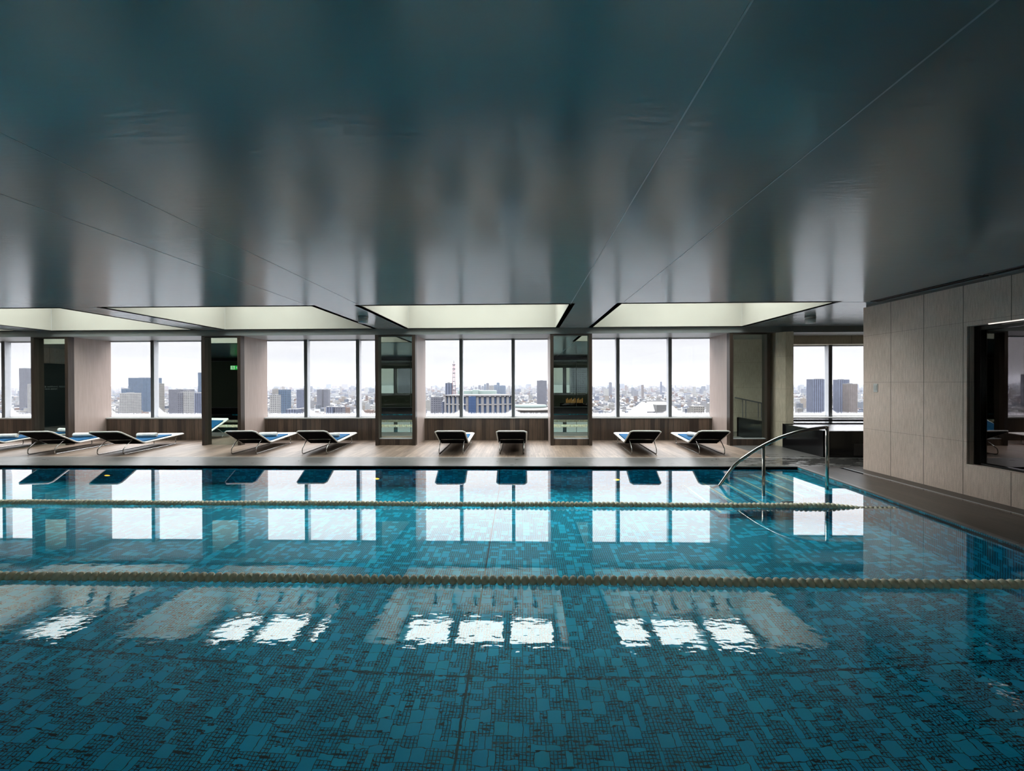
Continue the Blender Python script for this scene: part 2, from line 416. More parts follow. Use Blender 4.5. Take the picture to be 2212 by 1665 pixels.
M_TILE = mosaic('blue_mosaic')
M_WATER = water_mat('pool_water')
M_CEIL = ceiling_mat()
M_WALL = stone_wall('beige_stone_wall', jx_off=6.905)
M_CONC = stone_wall('beige_column_stone', base=(0.50, 0.44, 0.34), jx=2.0, jx_off=0.9, jz=0.82, jz_off=0.62)
M_WOODWALL = boards('walnut_boards', 0.135, (0.026, 0.017, 0.012), (0.11, 0.074, 0.052), rough=0.45, gap=0.007)
M_WOODDECK = boards('deck_boards', 0.115, (0.125, 0.088, 0.066), (0.22, 0.162, 0.125), rough=0.42, seg=1.1, gap=0.004)
M_DARKWOOD = boards('dark_wood_frame', 0.6, (0.028, 0.019, 0.014), (0.038, 0.026, 0.019), rough=0.35, gap=0.0)
M_CLAD = boards('taupe_cladding', 3.0, (0.30, 0.235, 0.205), (0.33, 0.26, 0.23), rough=0.38, gap=0.0, grain=0.25)
M_DECK = deck_stone()
M_DARKDECK = boards('dark_deck_boards', 0.145, (0.020, 0.015, 0.012), (0.050, 0.038, 0.031), rough=0.33, spec=0.3, seg=1.6, gap=0.004)
M_COFFER = plain('coffer_plaster', (0.325, 0.31, 0.265), 0.7, var=0.03, scale=2)
M_SOFFIT = plain('soffit_panel', (0.34, 0.34, 0.33), 0.35, var=0.03)
M_FASCIA = plain('beam_paint', (0.16, 0.17, 0.165), 0.3, var=0.05)
M_ALU = plain('bronze_aluminium', (0.10, 0.105, 0.11), 0.35, metal=0.3)
M_ALUL = plain('pale_aluminium', (0.45, 0.46, 0.48), 0.35, metal=0.2)
M_SILL = plain('white_sill', (0.42, 0.42, 0.41), 0.4)
M_BLACK = plain('black_stone', (0.006, 0.006, 0.007), 0.12)
M_BLACKM = plain('black_mesh_fabric', (0.004, 0.004, 0.005), 0.9, Specular_IOR_Level=0.05)
M_WHITE = plain('white_powder_coat', (0.66, 0.645, 0.60), 0.35)
M_SLING = plain('white_sling', (0.5, 0.49, 0.46), 0.6)
M_STEEL = plain('brushed_steel', (0.55, 0.54, 0.52), 0.22, metal=1.0)
M_STEELP = plain('polished_steel', (0.42, 0.41, 0.38), 0.16, metal=1.0)
M_PANE = pane_mat('window_glass', 0.65)
M_MIRROR = mirror_mat()
M_FLOAT = plain('beige_float_plastic', (0.85, 0.78, 0.58), 0.4, var=0.2, scale=30)
M_GREY = plain('grey_plastic', (0.5, 0.5, 0.49), 0.4)
M_STEPEDGE = plain('pale_step_edge', (0.92, 0.90, 0.62), 0.5)
def towel(name, col):
    m_, g_ = mat(name)
    P = g_.uv()
    nz = g_.noise(P, 160.0, 2.0); n2 = g_.noise(P, 9.0, 3.0)
    c = g_.mul(1.0, col, g_.ramp(n2, [(0.3, (0.8,) * 3), (0.7, (1.1,) * 3)]))
    principled(g_, Base_Color=c, Roughness=0.9, Specular_IOR_Level=0.15, Normal=g_.bump(g_.m('ADD', nz, n2), 0.5, 0.006)); return m_
M_BLUE = towel('blue_towelling', (0.004, 0.062, 0.15))
M_WTOWEL = towel('white_towelling', (0.62, 0.615, 0.59))

# ------------------------------------------------------------------ pool
ZW = -0.04
EDGE = [(5.2, 8.3), (5.06, 6.4), (4.85, 4.29), (4.45, 0.0), (4.42, -0.3)]
POOL = [(-15.6, -0.3), (4.42, -0.3), (4.45, 0.0), (4.85, 4.29), (5.06, 6.4), (5.2, 8.3), (-15.6, 8.3)]
b = MB()
ZB = -1.5
b.face([(x, y, ZB) for x, y in POOL])
for i in range(len(POOL)):
    (x0, y0), (x1, y1) = POOL[i], POOL[(i + 1) % len(POOL)]
    b.face([(x1, y1, ZB), (x0, y0, ZB), (x0, y0, -0.012), (x1, y1, -0.012)])
basin = b.build('pool_basin', M_TILE)
struct(basin, 'sunken pool basin lined with blue mosaic of mixed square and small tiles', 'pool')
# coping strip round the edge
b = MB()
b.box(-15.6, 5.25, 8.3, 8.36, -0.13, 0.004)
M_COPE = plain('dark_coping_stone', (.05, .047, .044), .3)
cop = b.build('coping', M_COPE, basin)
b = MB()
for (x0, y0), (x1, y1) in zip(EDGE[:-1], EDGE[1:]):
    b.prism([(x0, y0), (x1, y1), (x1 + .06, y1), (x0 + .06, y0)], -0.13, 0.004)
b.build('coping', M_DECK, basin)
# steps down into the water along the far end
for k, (xs, z) in enumerate([(4.59, -0.35), (4.27, -0.55), (3.96, -0.75), (3.65, -0.955), (3.33, -1.16), (3.0, -1.35)]):
    xr = 5.12 if k == 0 else [4.59, 4.27, 3.96, 3.65, 3.33][k - 1]
    if k == 0: poly = [(xs, 6.7), (5.08, 6.7), (5.2, 8.3), (xs, 8.3)]
    else: poly = [(xs, 6.7), (xr, 6.7), (xr, 8.3), (xs, 8.3)]
    st = MB().prism(poly, ZB, z).build('pool_step', M_TILE, basin)
    MB().box(xs + .05, xs + .085, 6.76, 8.28, z, z + .003).build('step_edge', M_STEPEDGE, st)
# wall lights and inlets under water
M_AMBER = emit('amber_lamp', (1.0, 0.36, 0.04), 2.6)
for lx in (-8.2, -2.85, 1.78):
    lp = MB().lathe([(0.0, 0), (0.085, 0.0), (0.085, -0.02), (0.06, -0.03), (0.0, -0.03)], (lx, 8.3, -0.92), 'y').build('pool_light', M_STEELP)
    MB().lathe([(0.0, -0.031), (0.055, -0.031), (0.05, -0.037), (0, -0.037)], (lx, 8.3, -0.92), 'y').build('lens', M_AMBER, lp)
    tag(lp, 'round amber underwater light in the far pool wall ' + {-8.2: 'beyond the lounger beside the door mirror', -2.85: 'below the third mirror pillar', 1.78: 'just past the fourth mirror pillar'}[lx], 'light', 'amber lights in the far pool wall')
for ix in (-9.0, -2.0):
    o = MB().box(ix - .12, ix + .12, 8.27, 8.31, -0.99, -0.9).build('pool_inlet', M_BLACK)
    tag(o, 'small dark rectangular water inlet in the far pool wall ' + ('near the straight loungers' if ix > -5 else 'beside an amber light'), 'inlet')

# water: a closed body whose sides lie inside the basin walls
NX, NY = 1, 1
b = MB()
wp = [(-15.7, -0.4), (4.50, -0.4), (4.53, 0.0), (4.93, 4.29), (5.14, 6.4), (5.26, 8.36), (-15.7, 8.36)]
b.prism(wp, ZB - 0.05, ZW)
wat = b.build('pool_water', M_WATER)
tag(wat, 'still clear pool water mirroring the tall windows and the ceiling coffers', 'water', kind='stuff')

# ------------------------------------------------------------------ floor
fl = MB()
fl.box(-18.2, 12.0, 8.36, 9.30, -0.2, 0.0)
fl.box(-18.2, -15.6, -0.3, 8.36, -0.2, 0.0)
fl.box(5.28, 12.0, 9.30, 12.4, -0.2, 0.0)
fl2 = MB()
fl2.prism([(5.26, 8.36), (5.12, 6.4), (4.91, 4.29), (4.51, 0.0), (4.48, -0.3), (6.4, -0.3), (6.4, 8.36)], -0.2, 0.0)
fl.box(6.4, 12.0, -0.3, 8.36, -0.2, 0.0)
floor = fl.build('floor', M_DECK)
struct(floor, 'dark grey stone deck around the pool, wet near the whirlpool tub', 'floor')
fl2.build('dark_decking', M_DARKDECK, floor)
MB().box(-18.2, 5.28, 9.30, 12.4, -0.2, 0.0).build('wood_decking', M_WOODDECK, floor)
MB().box(-18.2, 12.0, 9.285, 9.30, 0.0, 0.002).build('deck_joint', M_ALUL, floor)
MB().box(5.98, 6.0, -0.3, 8.2, 0.0, 0.003).build('drain_slot', M_ALUL, floor)
MB().box(5.9, 5.98, -0.3, 8.2, 0.0, 0.0015).build('drain_slot', M_BLACK, floor)

# ------------------------------------------------------------------ ceiling
ZC, ZS, ZT = 3.02, 2.87, 4.32
YN, YF = 7.78, 10.97
c = MB()
X0, X1 = -18.2, 12.0
c.box(X0, X1, -0.3, YN, ZC, ZC + .004)
c.box(X0, X1, YF, 11.06, ZC, ZC + .004)
xs = [X0] + [v for ab in COFFERS for v in ab] + [X1]
for i in range(0, len(xs), 2): c.box(xs[i], xs[i + 1], YN, YF, ZC, ZC + .004)
ceil = c.build('ceiling', M_CEIL)
struct(ceil, 'dark glossy grey ceiling with pale rectangular skylight coffers', 'ceiling')
MB().box(X0, X1, 11.06, 11.16, ZS, ZC + .12).build('beam', M_FASCIA, ceil)
MB().box(X0, X1, 11.16, 12.4, ZS, ZS + .1).build('soffit', M_SOFFIT, ceil)
for x in (-2.94, -3.88, 0.855, 1.77):
    MB().box(x - (.002 if x < 0 else .005), x + (.002 if x < 0 else .005), -0.3, YN, ZC - .002, ZC).build('ceiling_joint', M_ALUL, ceil)
MB().box(5.5, 6.25, YN - .006, YN + .006, ZC - .002, ZC).build('ceiling_joint', M_ALUL, ceil)
MB().box(6.08, 6.2, 5.9, 7.7, ZC - .012, ZC).box(6.08, 6.2, -0.2, 5.85, ZC - .012, ZC).build('slot_diffuser', M_BLACK, ceil)
for i, (a, b_) in enumerate(COFFERS):
    t = 0.03
    w = MB()
    w.box(a - .1, a, YN - .1, YF + .1, ZC, ZT).box(b_, b_ + .1, YN - .1, YF + .1, ZC, ZT)
    w.box(a, b_, YN - .1, YN, ZC, ZT).box(a, b_, YF, YF + .1, ZC, ZT)
    co = w.build('coffer', M_COFFER, ceil)
    # roof of the coffer with skylight openings
    cut = SKY[i]; r = MB(); xx = a
    for (p, q) in cut:
        r.box(xx, p, YN, YF, ZT, ZT + .1); xx = q
    r.box(xx, b_, YN, YF, ZT, ZT + .1)
    for (p, q) in cut: r.box(p, q, YN, 8.3, ZT, ZT + .1)
    r.build('coffer_roof', M_CEIL, ceil)
    e = MB()
    for xv in (a, b_): e.box(xv - .004, xv + .004, YF - .006, YF, ZC, ZT)
    e.build('coffer_edge', M_SILL, ceil)
M_SKYGL = glass_mat('skylight_glass', (0.95, 0.98, 0.95))
for i, cut in SKY.items():
    for (p, q) in cut:
        fr_ = MB()
        fr_.box(p - .02, p + .03, 8.3, YF, ZT - .05, ZT + .02).box(q - .03, q + .02, 8.3, YF, ZT - .05, ZT + .02)
        fr_.box(p, q, 8.28, 8.33, ZT - .05, ZT + .02).box(p, q, YF - .06, YF - .001, ZT - .05, ZT + .02)
        fo = fr_.build('skylight_frame', M_ALU, ceil)
        MB().box(p + .03, q - .03, 8.33, YF - .06, ZT, ZT + .01).build('pane', M_SKYGL, fo)
# spotlights on the far coffer wall, seen in the water
def spotlight():
    root = empty('coffer_spotlight')
    MB().box(-.03, .03, -.05, 0, -.05, .05).build('bracket', M_BLACK, root)
    a = MB().tube([(0, -.05, .02), (0.03, -.12, .10), (0.06, -.2, .16)], [.02, .045, .055], 12)
    a.build('lamp_head', M_BLACK, root)
    MB().tube([(0, -.05, -.01), (-.05, -.10, .13)], .012, 8).build('arm', M_BLACK, root)
    return root
def copy_tree(o, parent=None):
    q = o.copy(); COL.objects.link(q)
    if parent: q.parent = parent
    for ch in [k for k in ALLCH.get(o.name, [])]: copy_tree(ch, q)
    return q
ALLCH = {}
def reg(o):
    ALLCH[o.name] = list(o.children)
    for ch in o.children: reg(ch)
bpy.context.view_layer.update()
sp0 = spotlight(); bpy.context.view_layer.update(); reg(sp0)
first = True
SPN = {}
for px_list, ci in (((-8.95, ), 1), ((-6.86, -6.28, -5.76, -5.3, -4.78), 2), ((-2.27, -1.78, -1.24, -.77, -.2, .27), 3), ((2.75, 3.25, 3.75, 4.25, 4.75, 5.15), 4),
                    ((-11.3, -10.8, -10.2, -9.7), 1)):
    for sx in px_list:
        o = sp0 if first else copy_tree(sp0); first = False
        o.location = (sx, YF, ZC + 0.78)
        ordn = ['first', 'second', 'third', 'fourth', 'fifth', 'sixth'][SPN.setdefault(ci, 0) if sx != -8.95 else 4]
        if sx != -8.95: SPN[ci] += 1
        tag(o, 'small black spotlight, %s along the coffer over the %s' % (ordn, {1: 'broad blue tower window', 2: 'window with hills', 3: 'radio mast window', 4: 'terraced roof window'}[ci]), 'spotlight', 'spotlights inside the ceiling coffers')
# ceiling speakers
def can(x, y, lab):
    root = empty('ceiling_speaker', (x, y, ZC))
    MB().lathe([(0.0, -.15), (.085, -.15), (.10, -.135), (.10, -.055)][::-1][::-1], (0, 0, 0), 'z', 28).build('housing', M_GREY, root)
    MB().lathe([(.104, -.055), (.104, 0)], (0, 0, 0), 'z', 28).build('collar', M_SOFFIT, root)
    MB().lathe([(0.0, -.153), (.07, -.153), (.075, -.149), (0, -.149)], (0, 0, 0), 'z', 28).build('grille', M_ALU, root)
    tag(root, lab, 'speaker')
can(-3.35, 8.95, 'grey drum shaped speaker hanging from the ceiling beam between two skylight coffers')
can(6.16, 9.4, 'grey drum shaped speaker hanging from the ceiling near the beige corner')

# ------------------------------------------------------------------ far wall: bays, windows, pillars
MULL = [-15.13, -13.6, -10.69, -9.2, -6.21, -4.71, -1.755, -0.28, 2.67, 4.12]
wall = empty('wall_back'); struct(wall, 'low walnut boarded wall under the far windows with a white sill', 'wall')
lowall = []
for i, (a, b_) in enumerate(BAYS):
    MB().box(a - .04, b_ + .04, 12.12, 12.35, 0, 0.612).build('wood_panel', M_WOODWALL, wall)
    MB().box(a, b_, 12.10, 12.35, 0.612, 0.648).build('sill', M_SILL, wall)
def window(n, a, b_, z0, z1, y, mulls, label):
    w = empty('window_%d' % n, (0, 0, 0)); struct(w, label, 'window')
    fr_ = MB()
    fr_.box(a, b_, y, y + .06, z1 - .03, z1).box(a, b_, y, y + .06, z0, z0 + .02)
    fr_.build('frame', M_ALUL, w)
    for mx in mulls:
        MB().box(mx - .045, mx + .035, y - .12, y + .05, z0, z1).build('mullion', M_ALU, w)
        MB().box(mx + .035 if mx < 0 else mx - .06, mx + .05 if mx < 0 else mx - .045, y - .11, y + .05, z0, z1).build('mullion_trim', M_ALUL, w)
    ed = [a] + sorted(mulls) + [b_]
    for p, q in zip(ed[:-1], ed[1:]):
        MB().box(p, q, y + .02, y + .028, z0 + .02, z1 - .03).build('pane', M_PANE, w)
    return w
labs = ['tall window beside the pillar mirror that shows the glass door', 'tall two pane window with the broad blue tower outside',
        'tall window with the distant hills outside', 'tall window with the radio mast and round office block outside', 'tall window with the white terraced roof outside']
for i, (a, b_) in enumerate(BAYS):
    window(i + 1, a, b_, 0.648, ZS, 12.26, [m_ for m_ in MULL if a + .1 < m_ < b_ - .1], labs[i])

PIL = [(-13.04, -12.03), (-8.43, -7.39), (-3.84, -2.79), (0.70, 1.77), (5.25, 6.27)]
plabs = ['pillar whose mirror shows the dark glass door', 'pillar whose mirror shows the green exit sign', 'mirror clad pillar before the bay with hills outside, towelled loungers on its far side',
         'mirror clad pillar behind the straight lounger', 'mirror clad pillar beside the stone column, its mirror showing a railing']
for i, (a, b_) in enumerate(PIL):
    p = empty('pillar', (0, 0, 0)); struct(p, plabs[i], 'pillar')
    MB().box(a + .02, b_ - .02, 11.24, 12.29, 0, ZS).build('core', M_CLAD, p)
    MB().box(a, a + .085, 11.08, 11.24, 0, ZS).build('frame_post', M_DARKWOOD, p)
    MB().box(b_ - .085, b_, 11.08, 11.24, 0, ZS).build('frame_post', M_DARKWOOD, p)
    MB().box(a + .085, b_ - .085, 11.08, 11.24, ZS - .03, ZS).build('frame_head', M_DARKWOOD, p)
    hb = 0.0 if i < 2 else 0.16
    if hb: MB().box(a + .085, b_ - .085, 11.12, 11.24, 0, hb).build('base_panel', M_WOODWALL, p)
    if hb: MB().box(a + .085, b_ - .085, 11.15, 11.24, hb, hb + .02).build('base_trim', M_ALUL, p)
    MB().box(a + .085, b_ - .085, 11.20, 11.235, hb, ZS - .03).build('mirror', M_MIRROR, p)
    # taupe side linings
    MB().box(a, a + .02, 11.24, 12.26, 0, ZS).build('side_panel', M_CLAD, p)
    MB().box(b_ - .02, b_, 11.24, 12.26, 0, ZS).build('side_panel', M_CLAD, p)
MB().box(-18.2, -16.6, 11.1, 12.4, 0, ZS).build('side_panel', M_CLAD, wall)
# stone corner column, lintel and window over the whirlpool tub
colm = MB().prism([(6.72, 10.88), (6.72, 12.4), (6.30, 12.4), (6.30, 11.55), (6.42, 11.12), (6.56, 10.94)][::-1], 0, ZS).build('column', M_CONC)
struct(colm, 'beige stone column with a rounded edge beside the whirlpool tub', 'column')
MB().box(6.27, 6.36, 11.3, 12.4, 0, ZS).build('recess_panel', M_DARKWOOD, colm)
lin = MB().box(6.72, 12.0, 11.9, 12.4, 2.64, ZS + .2).box(6.72, 7.2, 11.9, 12.4, 0, 2.64).box(10.3, 12.0, 11.9, 12.4, 0, 2.64).box(7.2, 10.3, 11.9, 12.4, 0, .62).build('wall_back_corner', M_CONC)
struct(lin, 'beige stone wall and lintel around the window over the whirlpool tub', 'wall')
MB().box(7.2, 10.3, 11.9, 12.35, 0.62, 0.65).build('sill', M_SILL, lin)
window(6, 7.2, 10.3, 0.65, 2.64, 12.26, [8.52], 'two pane window over the whirlpool tub with blue grey towers outside')

# ------------------------------------------------------------------ side walls
WX = 6.27
w = MB()
w.box(WX, WX + .3, -0.3, 5.0 - 4.2, 0, 2.97)
w.box(WX, WX + .3, 6.25, 8.1, 0, 2.97)
w.box(WX, WX + .3, 0.8, 6.25, 0, 0.44).box(WX, WX + .3, 0.8, 6.25, 2.385, 2.97)
wr = w.build('wall_right', M_WALL); struct(wr, 'beige grooved stone wall beside the pool with a large tinted window', 'wall')
MB().box(WX + .05, WX + .3, -0.3, 8.1, 2.97, 3.14).build('wall_head', M_FASCIA, wr)
wa = MB().box(WX + .3, 12.0, 7.8, 8.1, 0, 3.05).build('wall_alcove', M_CONC); struct(wa, 'beige stone wall facing the whirlpool tub', 'wall')
struct(MB().box(11.9, 12.2, 7.8, 12.4, 0, 3.1).build('wall_alcove_side', M_CONC), 'beige stone end wall of the whirlpool alcove', 'wall')
M_TINT = glass_mat('tinted_glass', (0.28, 0.27, 0.26), 3.2, (0.85, 0.78, 0.80))
w7 = empty('window_7'); struct(w7, 'large tinted interior window in the beige stone wall reflecting the loungers', 'window')
MB().box(WX + .1, WX + .2, 6.16, 6.25, .44, 2.385).box(WX + .1, WX + .2, .8, .89, .44, 2.385).box(WX + .1, WX + .2, .89, 6.16, 2.32, 2.385).box(WX + .1, WX + .2, .89, 6.16, .44, .47).build('frame', M_BLACK, w7)
MB().box(WX + .14, WX + .152, .89, 6.16, .47, 2.32).build('pane', M_TINT, w7)
M_STRIP = emit('warm_light_strip', (1.0, 0.93, 0.86), 0.35)
for y0 in (5.55, 5.05, 4.5, 3.9):
    MB().box(WX - .002, WX + .02, y0, y0 + .42, 2.375, 2.388).build('light_strip', M_STRIP, w7)
# dim treatment room behind the tinted window
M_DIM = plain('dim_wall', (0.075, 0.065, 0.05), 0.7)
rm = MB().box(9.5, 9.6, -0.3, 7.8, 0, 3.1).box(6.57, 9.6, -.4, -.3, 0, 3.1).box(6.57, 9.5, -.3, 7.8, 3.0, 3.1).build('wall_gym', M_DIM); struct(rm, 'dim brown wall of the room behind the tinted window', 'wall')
lfw = MB().box(-18.4, -18.2, -0.3, 12.4, 0, 3.14).build('wall_left', M_WALL); struct(lfw, 'beige stone end wall with a dark glass door, seen in a pillar mirror', 'wall')
d1 = empty('door_1'); struct(d1, 'dark glass door in the beige end wall, seen in the pillar mirror', 'door')
M_DGL = glass_mat('dark_door_glass', (0.02, 0.03, 0.035), 2.0)
M_DBK = plain('door_back', (0.012, 0.022, 0.026), 0.25)
leaf = MB().box(-18.2, -18.17, 5.45, 6.75, 0, 2.42).build('glass_leaf', M_DBK, d1)
MB().box(-18.2, -18.15, 5.32, 5.45, 0, 2.42).build('door_frame', M_ALUL, d1)
MB().box(-18.17, -18.12, 5.62, 5.65, .7, 1.9).build('door_handle', M_STEELP, leaf)
M_LET = plain('pale_lettering', (0.5, 0.52, 0.52), 0.5)
rl = random.Random(8); lt = MB()
for z, h_, y0, wordlens in ((1.50, .055, 6.58, (3, 8, 8)), (1.42, .038, 6.50, (5, 7))):   # two short lines of small letters, too small to read
    yy = y0
    for wl in wordlens:
        for q_ in range(wl):
            w_ = h_ * .62
            k_ = rl.randrange(4)
            lt.box(-18.17, -18.167, yy - .008, yy, z, z + h_)
            if k_ != 1: lt.box(-18.17, -18.167, yy - w_, yy, z + h_ - .008, z + h_)
            if k_ != 2: lt.box(-18.17, -18.167, yy - w_, yy, z + h_ * .45, z + h_ * .45 + .008)
            if k_ > 1: lt.box(-18.17, -18.167, yy - w_, yy, z, z + .008)
            yy -= w_ + .012
        yy -= h_ * .6
lt.build('lettering', M_LET, leaf)

# near wall, behind the camera; it shows in the mirrors
nw = MB().box(-18.2, 6.3, -.45, -.3, -0.012, .32).box(-18.2, 6.3, -.45, -.3, 2.86, 3.14).build('wall_front', M_BLACK); struct(nw, 'low black parapet under the lobby glass, seen in the mirrors', 'wall')
w8 = empty('window_8'); struct(w8, 'lobby glazing across the near side of the pool, seen in the mirrors', 'window')
M_LOBGL = glass_mat('lobby_glass', (0.62, 0.68, 0.64))
MB().box(-18.2, 6.3, -.385, -.375, .36, 2.82).build('pane', M_LOBGL, w8)
f8 = MB().box(-18.2, 6.3, -.42, -.34, .32, .36).box(-18.2, 6.3, -.42, -.34, 2.82, 2.86)
for k in range(11): f8.box(-17.0 + 2.2 * k, -16.98 + 2.2 * k, -.40, -.36, .36, 2.82)
f8.build('frame', M_ALU, w8)
M_LOB = plain('lobby_wall', (0.22, 0.23, 0.20), 0.6)
lb = MB()
lb.box(-18.4, -11.8, -7.1, -7.0, -.2, 3.2).box(-11.8, 9, -7.1, -7.0, -.2, .95).box(-11.8, 9, -7.1, -7.0, 2.65, 3.2)
for k in range(-2, 6): lb.box(-6.0 + 2.9 * k, -5.75 + 2.9 * k, -7.1, -7.0, .95, 2.65)
lb.box(-18.4, -18.2, -7.1, -.45, -.2, 3.2).box(8.9, 9.1, -7.1, -.45, -.2, 3.2)
lobby = lb.build('wall_lobby', M_LOB); struct(lobby, 'dim lobby wall with daylight windows, seen through the mirrors', 'wall')
struct(MB().box(-18.4, 9.1, -7.1, -.3, 3.04, 3.2).build('ceiling_lobby', M_CEIL), 'dim lobby ceiling seen in the mirrors', 'ceiling')
struct(MB().box(-18.4, 9.1, -7.1, -.45, -.2, 0).build('floor_lobby', M_DIM), 'dark lobby floor seen in the mirrors', 'floor')
M_LOBFILL = emit('lobby_fill_glow', (1.0, 0.9, 0.75), 2.2)  # glowing discs added to brighten the dark lobby in the mirrors
for lx in (-13.0, -9.0, -4.5, -1.0, 3.0):
    o = MB().lathe([(0, -.03), (.32, -.03), (.34, 0)], (lx, -3.2, 3.04), 'z', 20).build('lobby_fill_lamp', M_LOBFILL)
    tag(o, 'round warm fill lamp added to the lobby ceiling, ' + {-13.0: 'first', -9.0: 'second', -4.5: 'middle', -1.0: 'fourth', 3.0: 'last'}[lx] + ' from the door wall', 'lamp', 'fill lamps added to the lobby ceiling')
# exit sign in the lobby
ex = empty('exit_sign', (-15.6, -.55, 2.5)); tag(ex, 'green lit exit sign with a running figure and arrow, seen in the second pillar mirror', 'sign')
M_EXG = emit('exit_green', (0.03, 0.75, 0.10), 0.5); M_EXW = emit('exit_white', (0.8, 1.0, 0.8), 0.5)
MB().box(-.27, .27, -.04, 0.0, -.12, .12).build('housing', M_BLACK, ex)
MB().box(-.26, .26, 0.0, 0.004, -.11, .11).build('green_face', M_EXG, ex)
MB().box(-.25, -.02, .004, .007, -.10, .10).build('white_doorway', M_EXW, ex)
fg = MB().lathe([(0, .007), (.022, .007), (.022, .010), (0, .010)], (-.12, 0, .07), 'y', 12)
fg.face([(-.15, .010, .04), (-.10, .010, .05), (-.09, .010, -.01), (-.13, .010, -.02)]).face([(-.13, .010, -.01), (-.10, .010, -.01), (-.17, .010, -.09), (-.20, .010, -.09)]).face([(-.12, .010, 0), (-.09, .010, 0), (-.05, .010, -.07), (-.08, .010, -.08)]).face([(-.20, .010, .02), (-.15, .010, .05), (-.14, .010, .03), (-.20, .010, .0)])
fg.build('running_figure', M_EXG, ex)
MB().face([(.04, .006, 0), (.13, .006, .08), (.13, .006, .03), (.23, .006, .03), (.23, .006, -.03), (.13, .006, -.03), (.13, .006, -.08)]).build('arrow', M_EXW, ex)
# long flame pendant groups of the lobby lounge
M_GLOW = emit('warm_bulbs', (1.0, 0.42, 0.12), 0.4)
for cx, lab in ((-4.6, 'glowing fireplace of slim upright bars seen in the third pillar mirror'), (3.2, 'glowing fireplace of slim upright bars seen in the fourth pillar mirror')):
    fp = empty('bar_fireplace', (cx, -4.6, 0)); tag(fp, lab, 'fireplace')
    MB().box(-.9, .9, -.2, .2, 0, .38).build('hearth', M_BLACK, fp)
    g1 = MB()
    for k in range(14): g1.tube([(-.5 + .077 * k, 0, .38), (-.5 + .077 * k, 0, .62 + .06 * math.sin(k * 2.1))], .013, 6)
    g1.build('burner_bars', M_GLOW, fp)

# wall switch plate
sw = empty('wall_switch', (WX, 7.82, 1.50)); tag(sw, 'small pale grey rectangular switch plate on the beige stone wall near its corner', 'switch')
MB().box(-.008, 0, -.045, .045, -.075, .075).build('plate', M_GREY, sw, bevel=.003)
MB().box(-.012, -.008, -.028, .028, -.045, .045).build('rocker', M_SILL, sw)

# ------------------------------------------------------------------ whirlpool tub
tb = empty('whirlpool_tub'); tag(tb, 'black stone whirlpool tub brimful of rippling water under the corner window', 'hot tub')
t_ = MB()
TX0, TX1, TY0, TY1 = 6.42, 11.7, 9.3, 10.75
t_.box(TX0, TX1, TY0, TY0 + .08, 0, .56).box(TX0, TX0 + .08, TY0, TY1, 0, .56).box(TX0, TX1, TY1, TY1 + .08, 0, .585)
t_.box(TX1 - .08, TX1, TY0, TY1, 0, .56).box(TX0 + .08, TX1 - .08, TY0 + .08, TY1, 0, .1)
t_.build('shell', M_BLACK, tb)
MB().box(6.75, TX1, TY1 + .08, 11.88, 0, .60).box(6.75, TX1, 11.5, 11.88, .60, .63).build('back_ledge', M_BLACK, tb)
def tub_bump(g_, P, x, y):
    return g_.bump(g_.noise(g_.vec(x, g_.m('MULTIPLY', y, 1.5), 0.0), 14.0, 3.0), 1.0, 0.012)
M_TUBW = water_mat('tub_water', tub_bump, 2.4, 0.0)
MB().box(TX0 + .01, TX1 - .01, TY0 + .01, TY1, .54, .572).build('tub_water', M_TUBW, tb)
for x in (7.35, 8.15): MB().box(x, x + .14, TY0 + .02, TY0 + .07, .572, .582).build('overflow_grate', M_BLACK, tb)
MB().box(7.0, 7.3, TY0 - .01, TY0, .05, .3).build('access_panel', plain('dark_grey_panel', (.03, .028, .03), .3), tb)
# railing by the alcove, seen in the last mirror
ra = empty('ramp_railing', (6.85, 8.28, 0)); tag(ra, 'thin dark metal railing by the alcove wall, seen in the last pillar mirror', 'railing')
MB().tube([(0, 0, 1.12), (.9, 0, .93), (.9, 0, .86)], .02).build('handrail', M_ALU, ra)
for x in (.25, .35, .75, .85): MB().tube([(x, 0, .0), (x, 0, 1.10 - .21 * x)], .012).build('post', M_ALU, ra)

# ------------------------------------------------------------------ pool handrail
hr = empty('pool_handrail', (3.10, 6.97, 0)); tag(hr, 'curved stainless steel handrail rising from the water over the pool steps', 'handrail')
ctl = [(-.18, -.42), (-.08, -.24), (.05, -.03), (.27, .27), (.48, .44), (.71, .585), (1.0, .725), (1.36, .835), (1.725, .885), (1.90, .89)]
pts = []
for k in range(1, len(ctl) - 2):
    for q_ in range(6):
        t = q_ / 6; a0, a1, a2, a3 = ctl[k - 1], ctl[k], ctl[k + 1], ctl[k + 2]
        pts.append(tuple(.5 * (2 * a1[c_] + (a2[c_] - a0[c_]) * t + (2 * a0[c_] - 5 * a1[c_] + 4 * a2[c_] - a3[c_]) * t * t + (3 * a1[c_] - a0[c_] - 3 * a2[c_] + a3[c_]) * t ** 3) for c_ in (0, 1)))
pts = [(p_[0], 0, p_[1]) for p_ in pts] + [(1.725, 0, .885)]
MB().tube(pts, .025, 14).build('curved_rail', M_STEELP, hr)
MB().tube([(1.73, 0, .905), (1.73, 0, -.32)], .025, 14).build('post', M_STEELP, hr)
MB().tube([(.735, 0, .60), (.735, 0, -.74)], .024, 14).build('post', M_STEELP, hr)

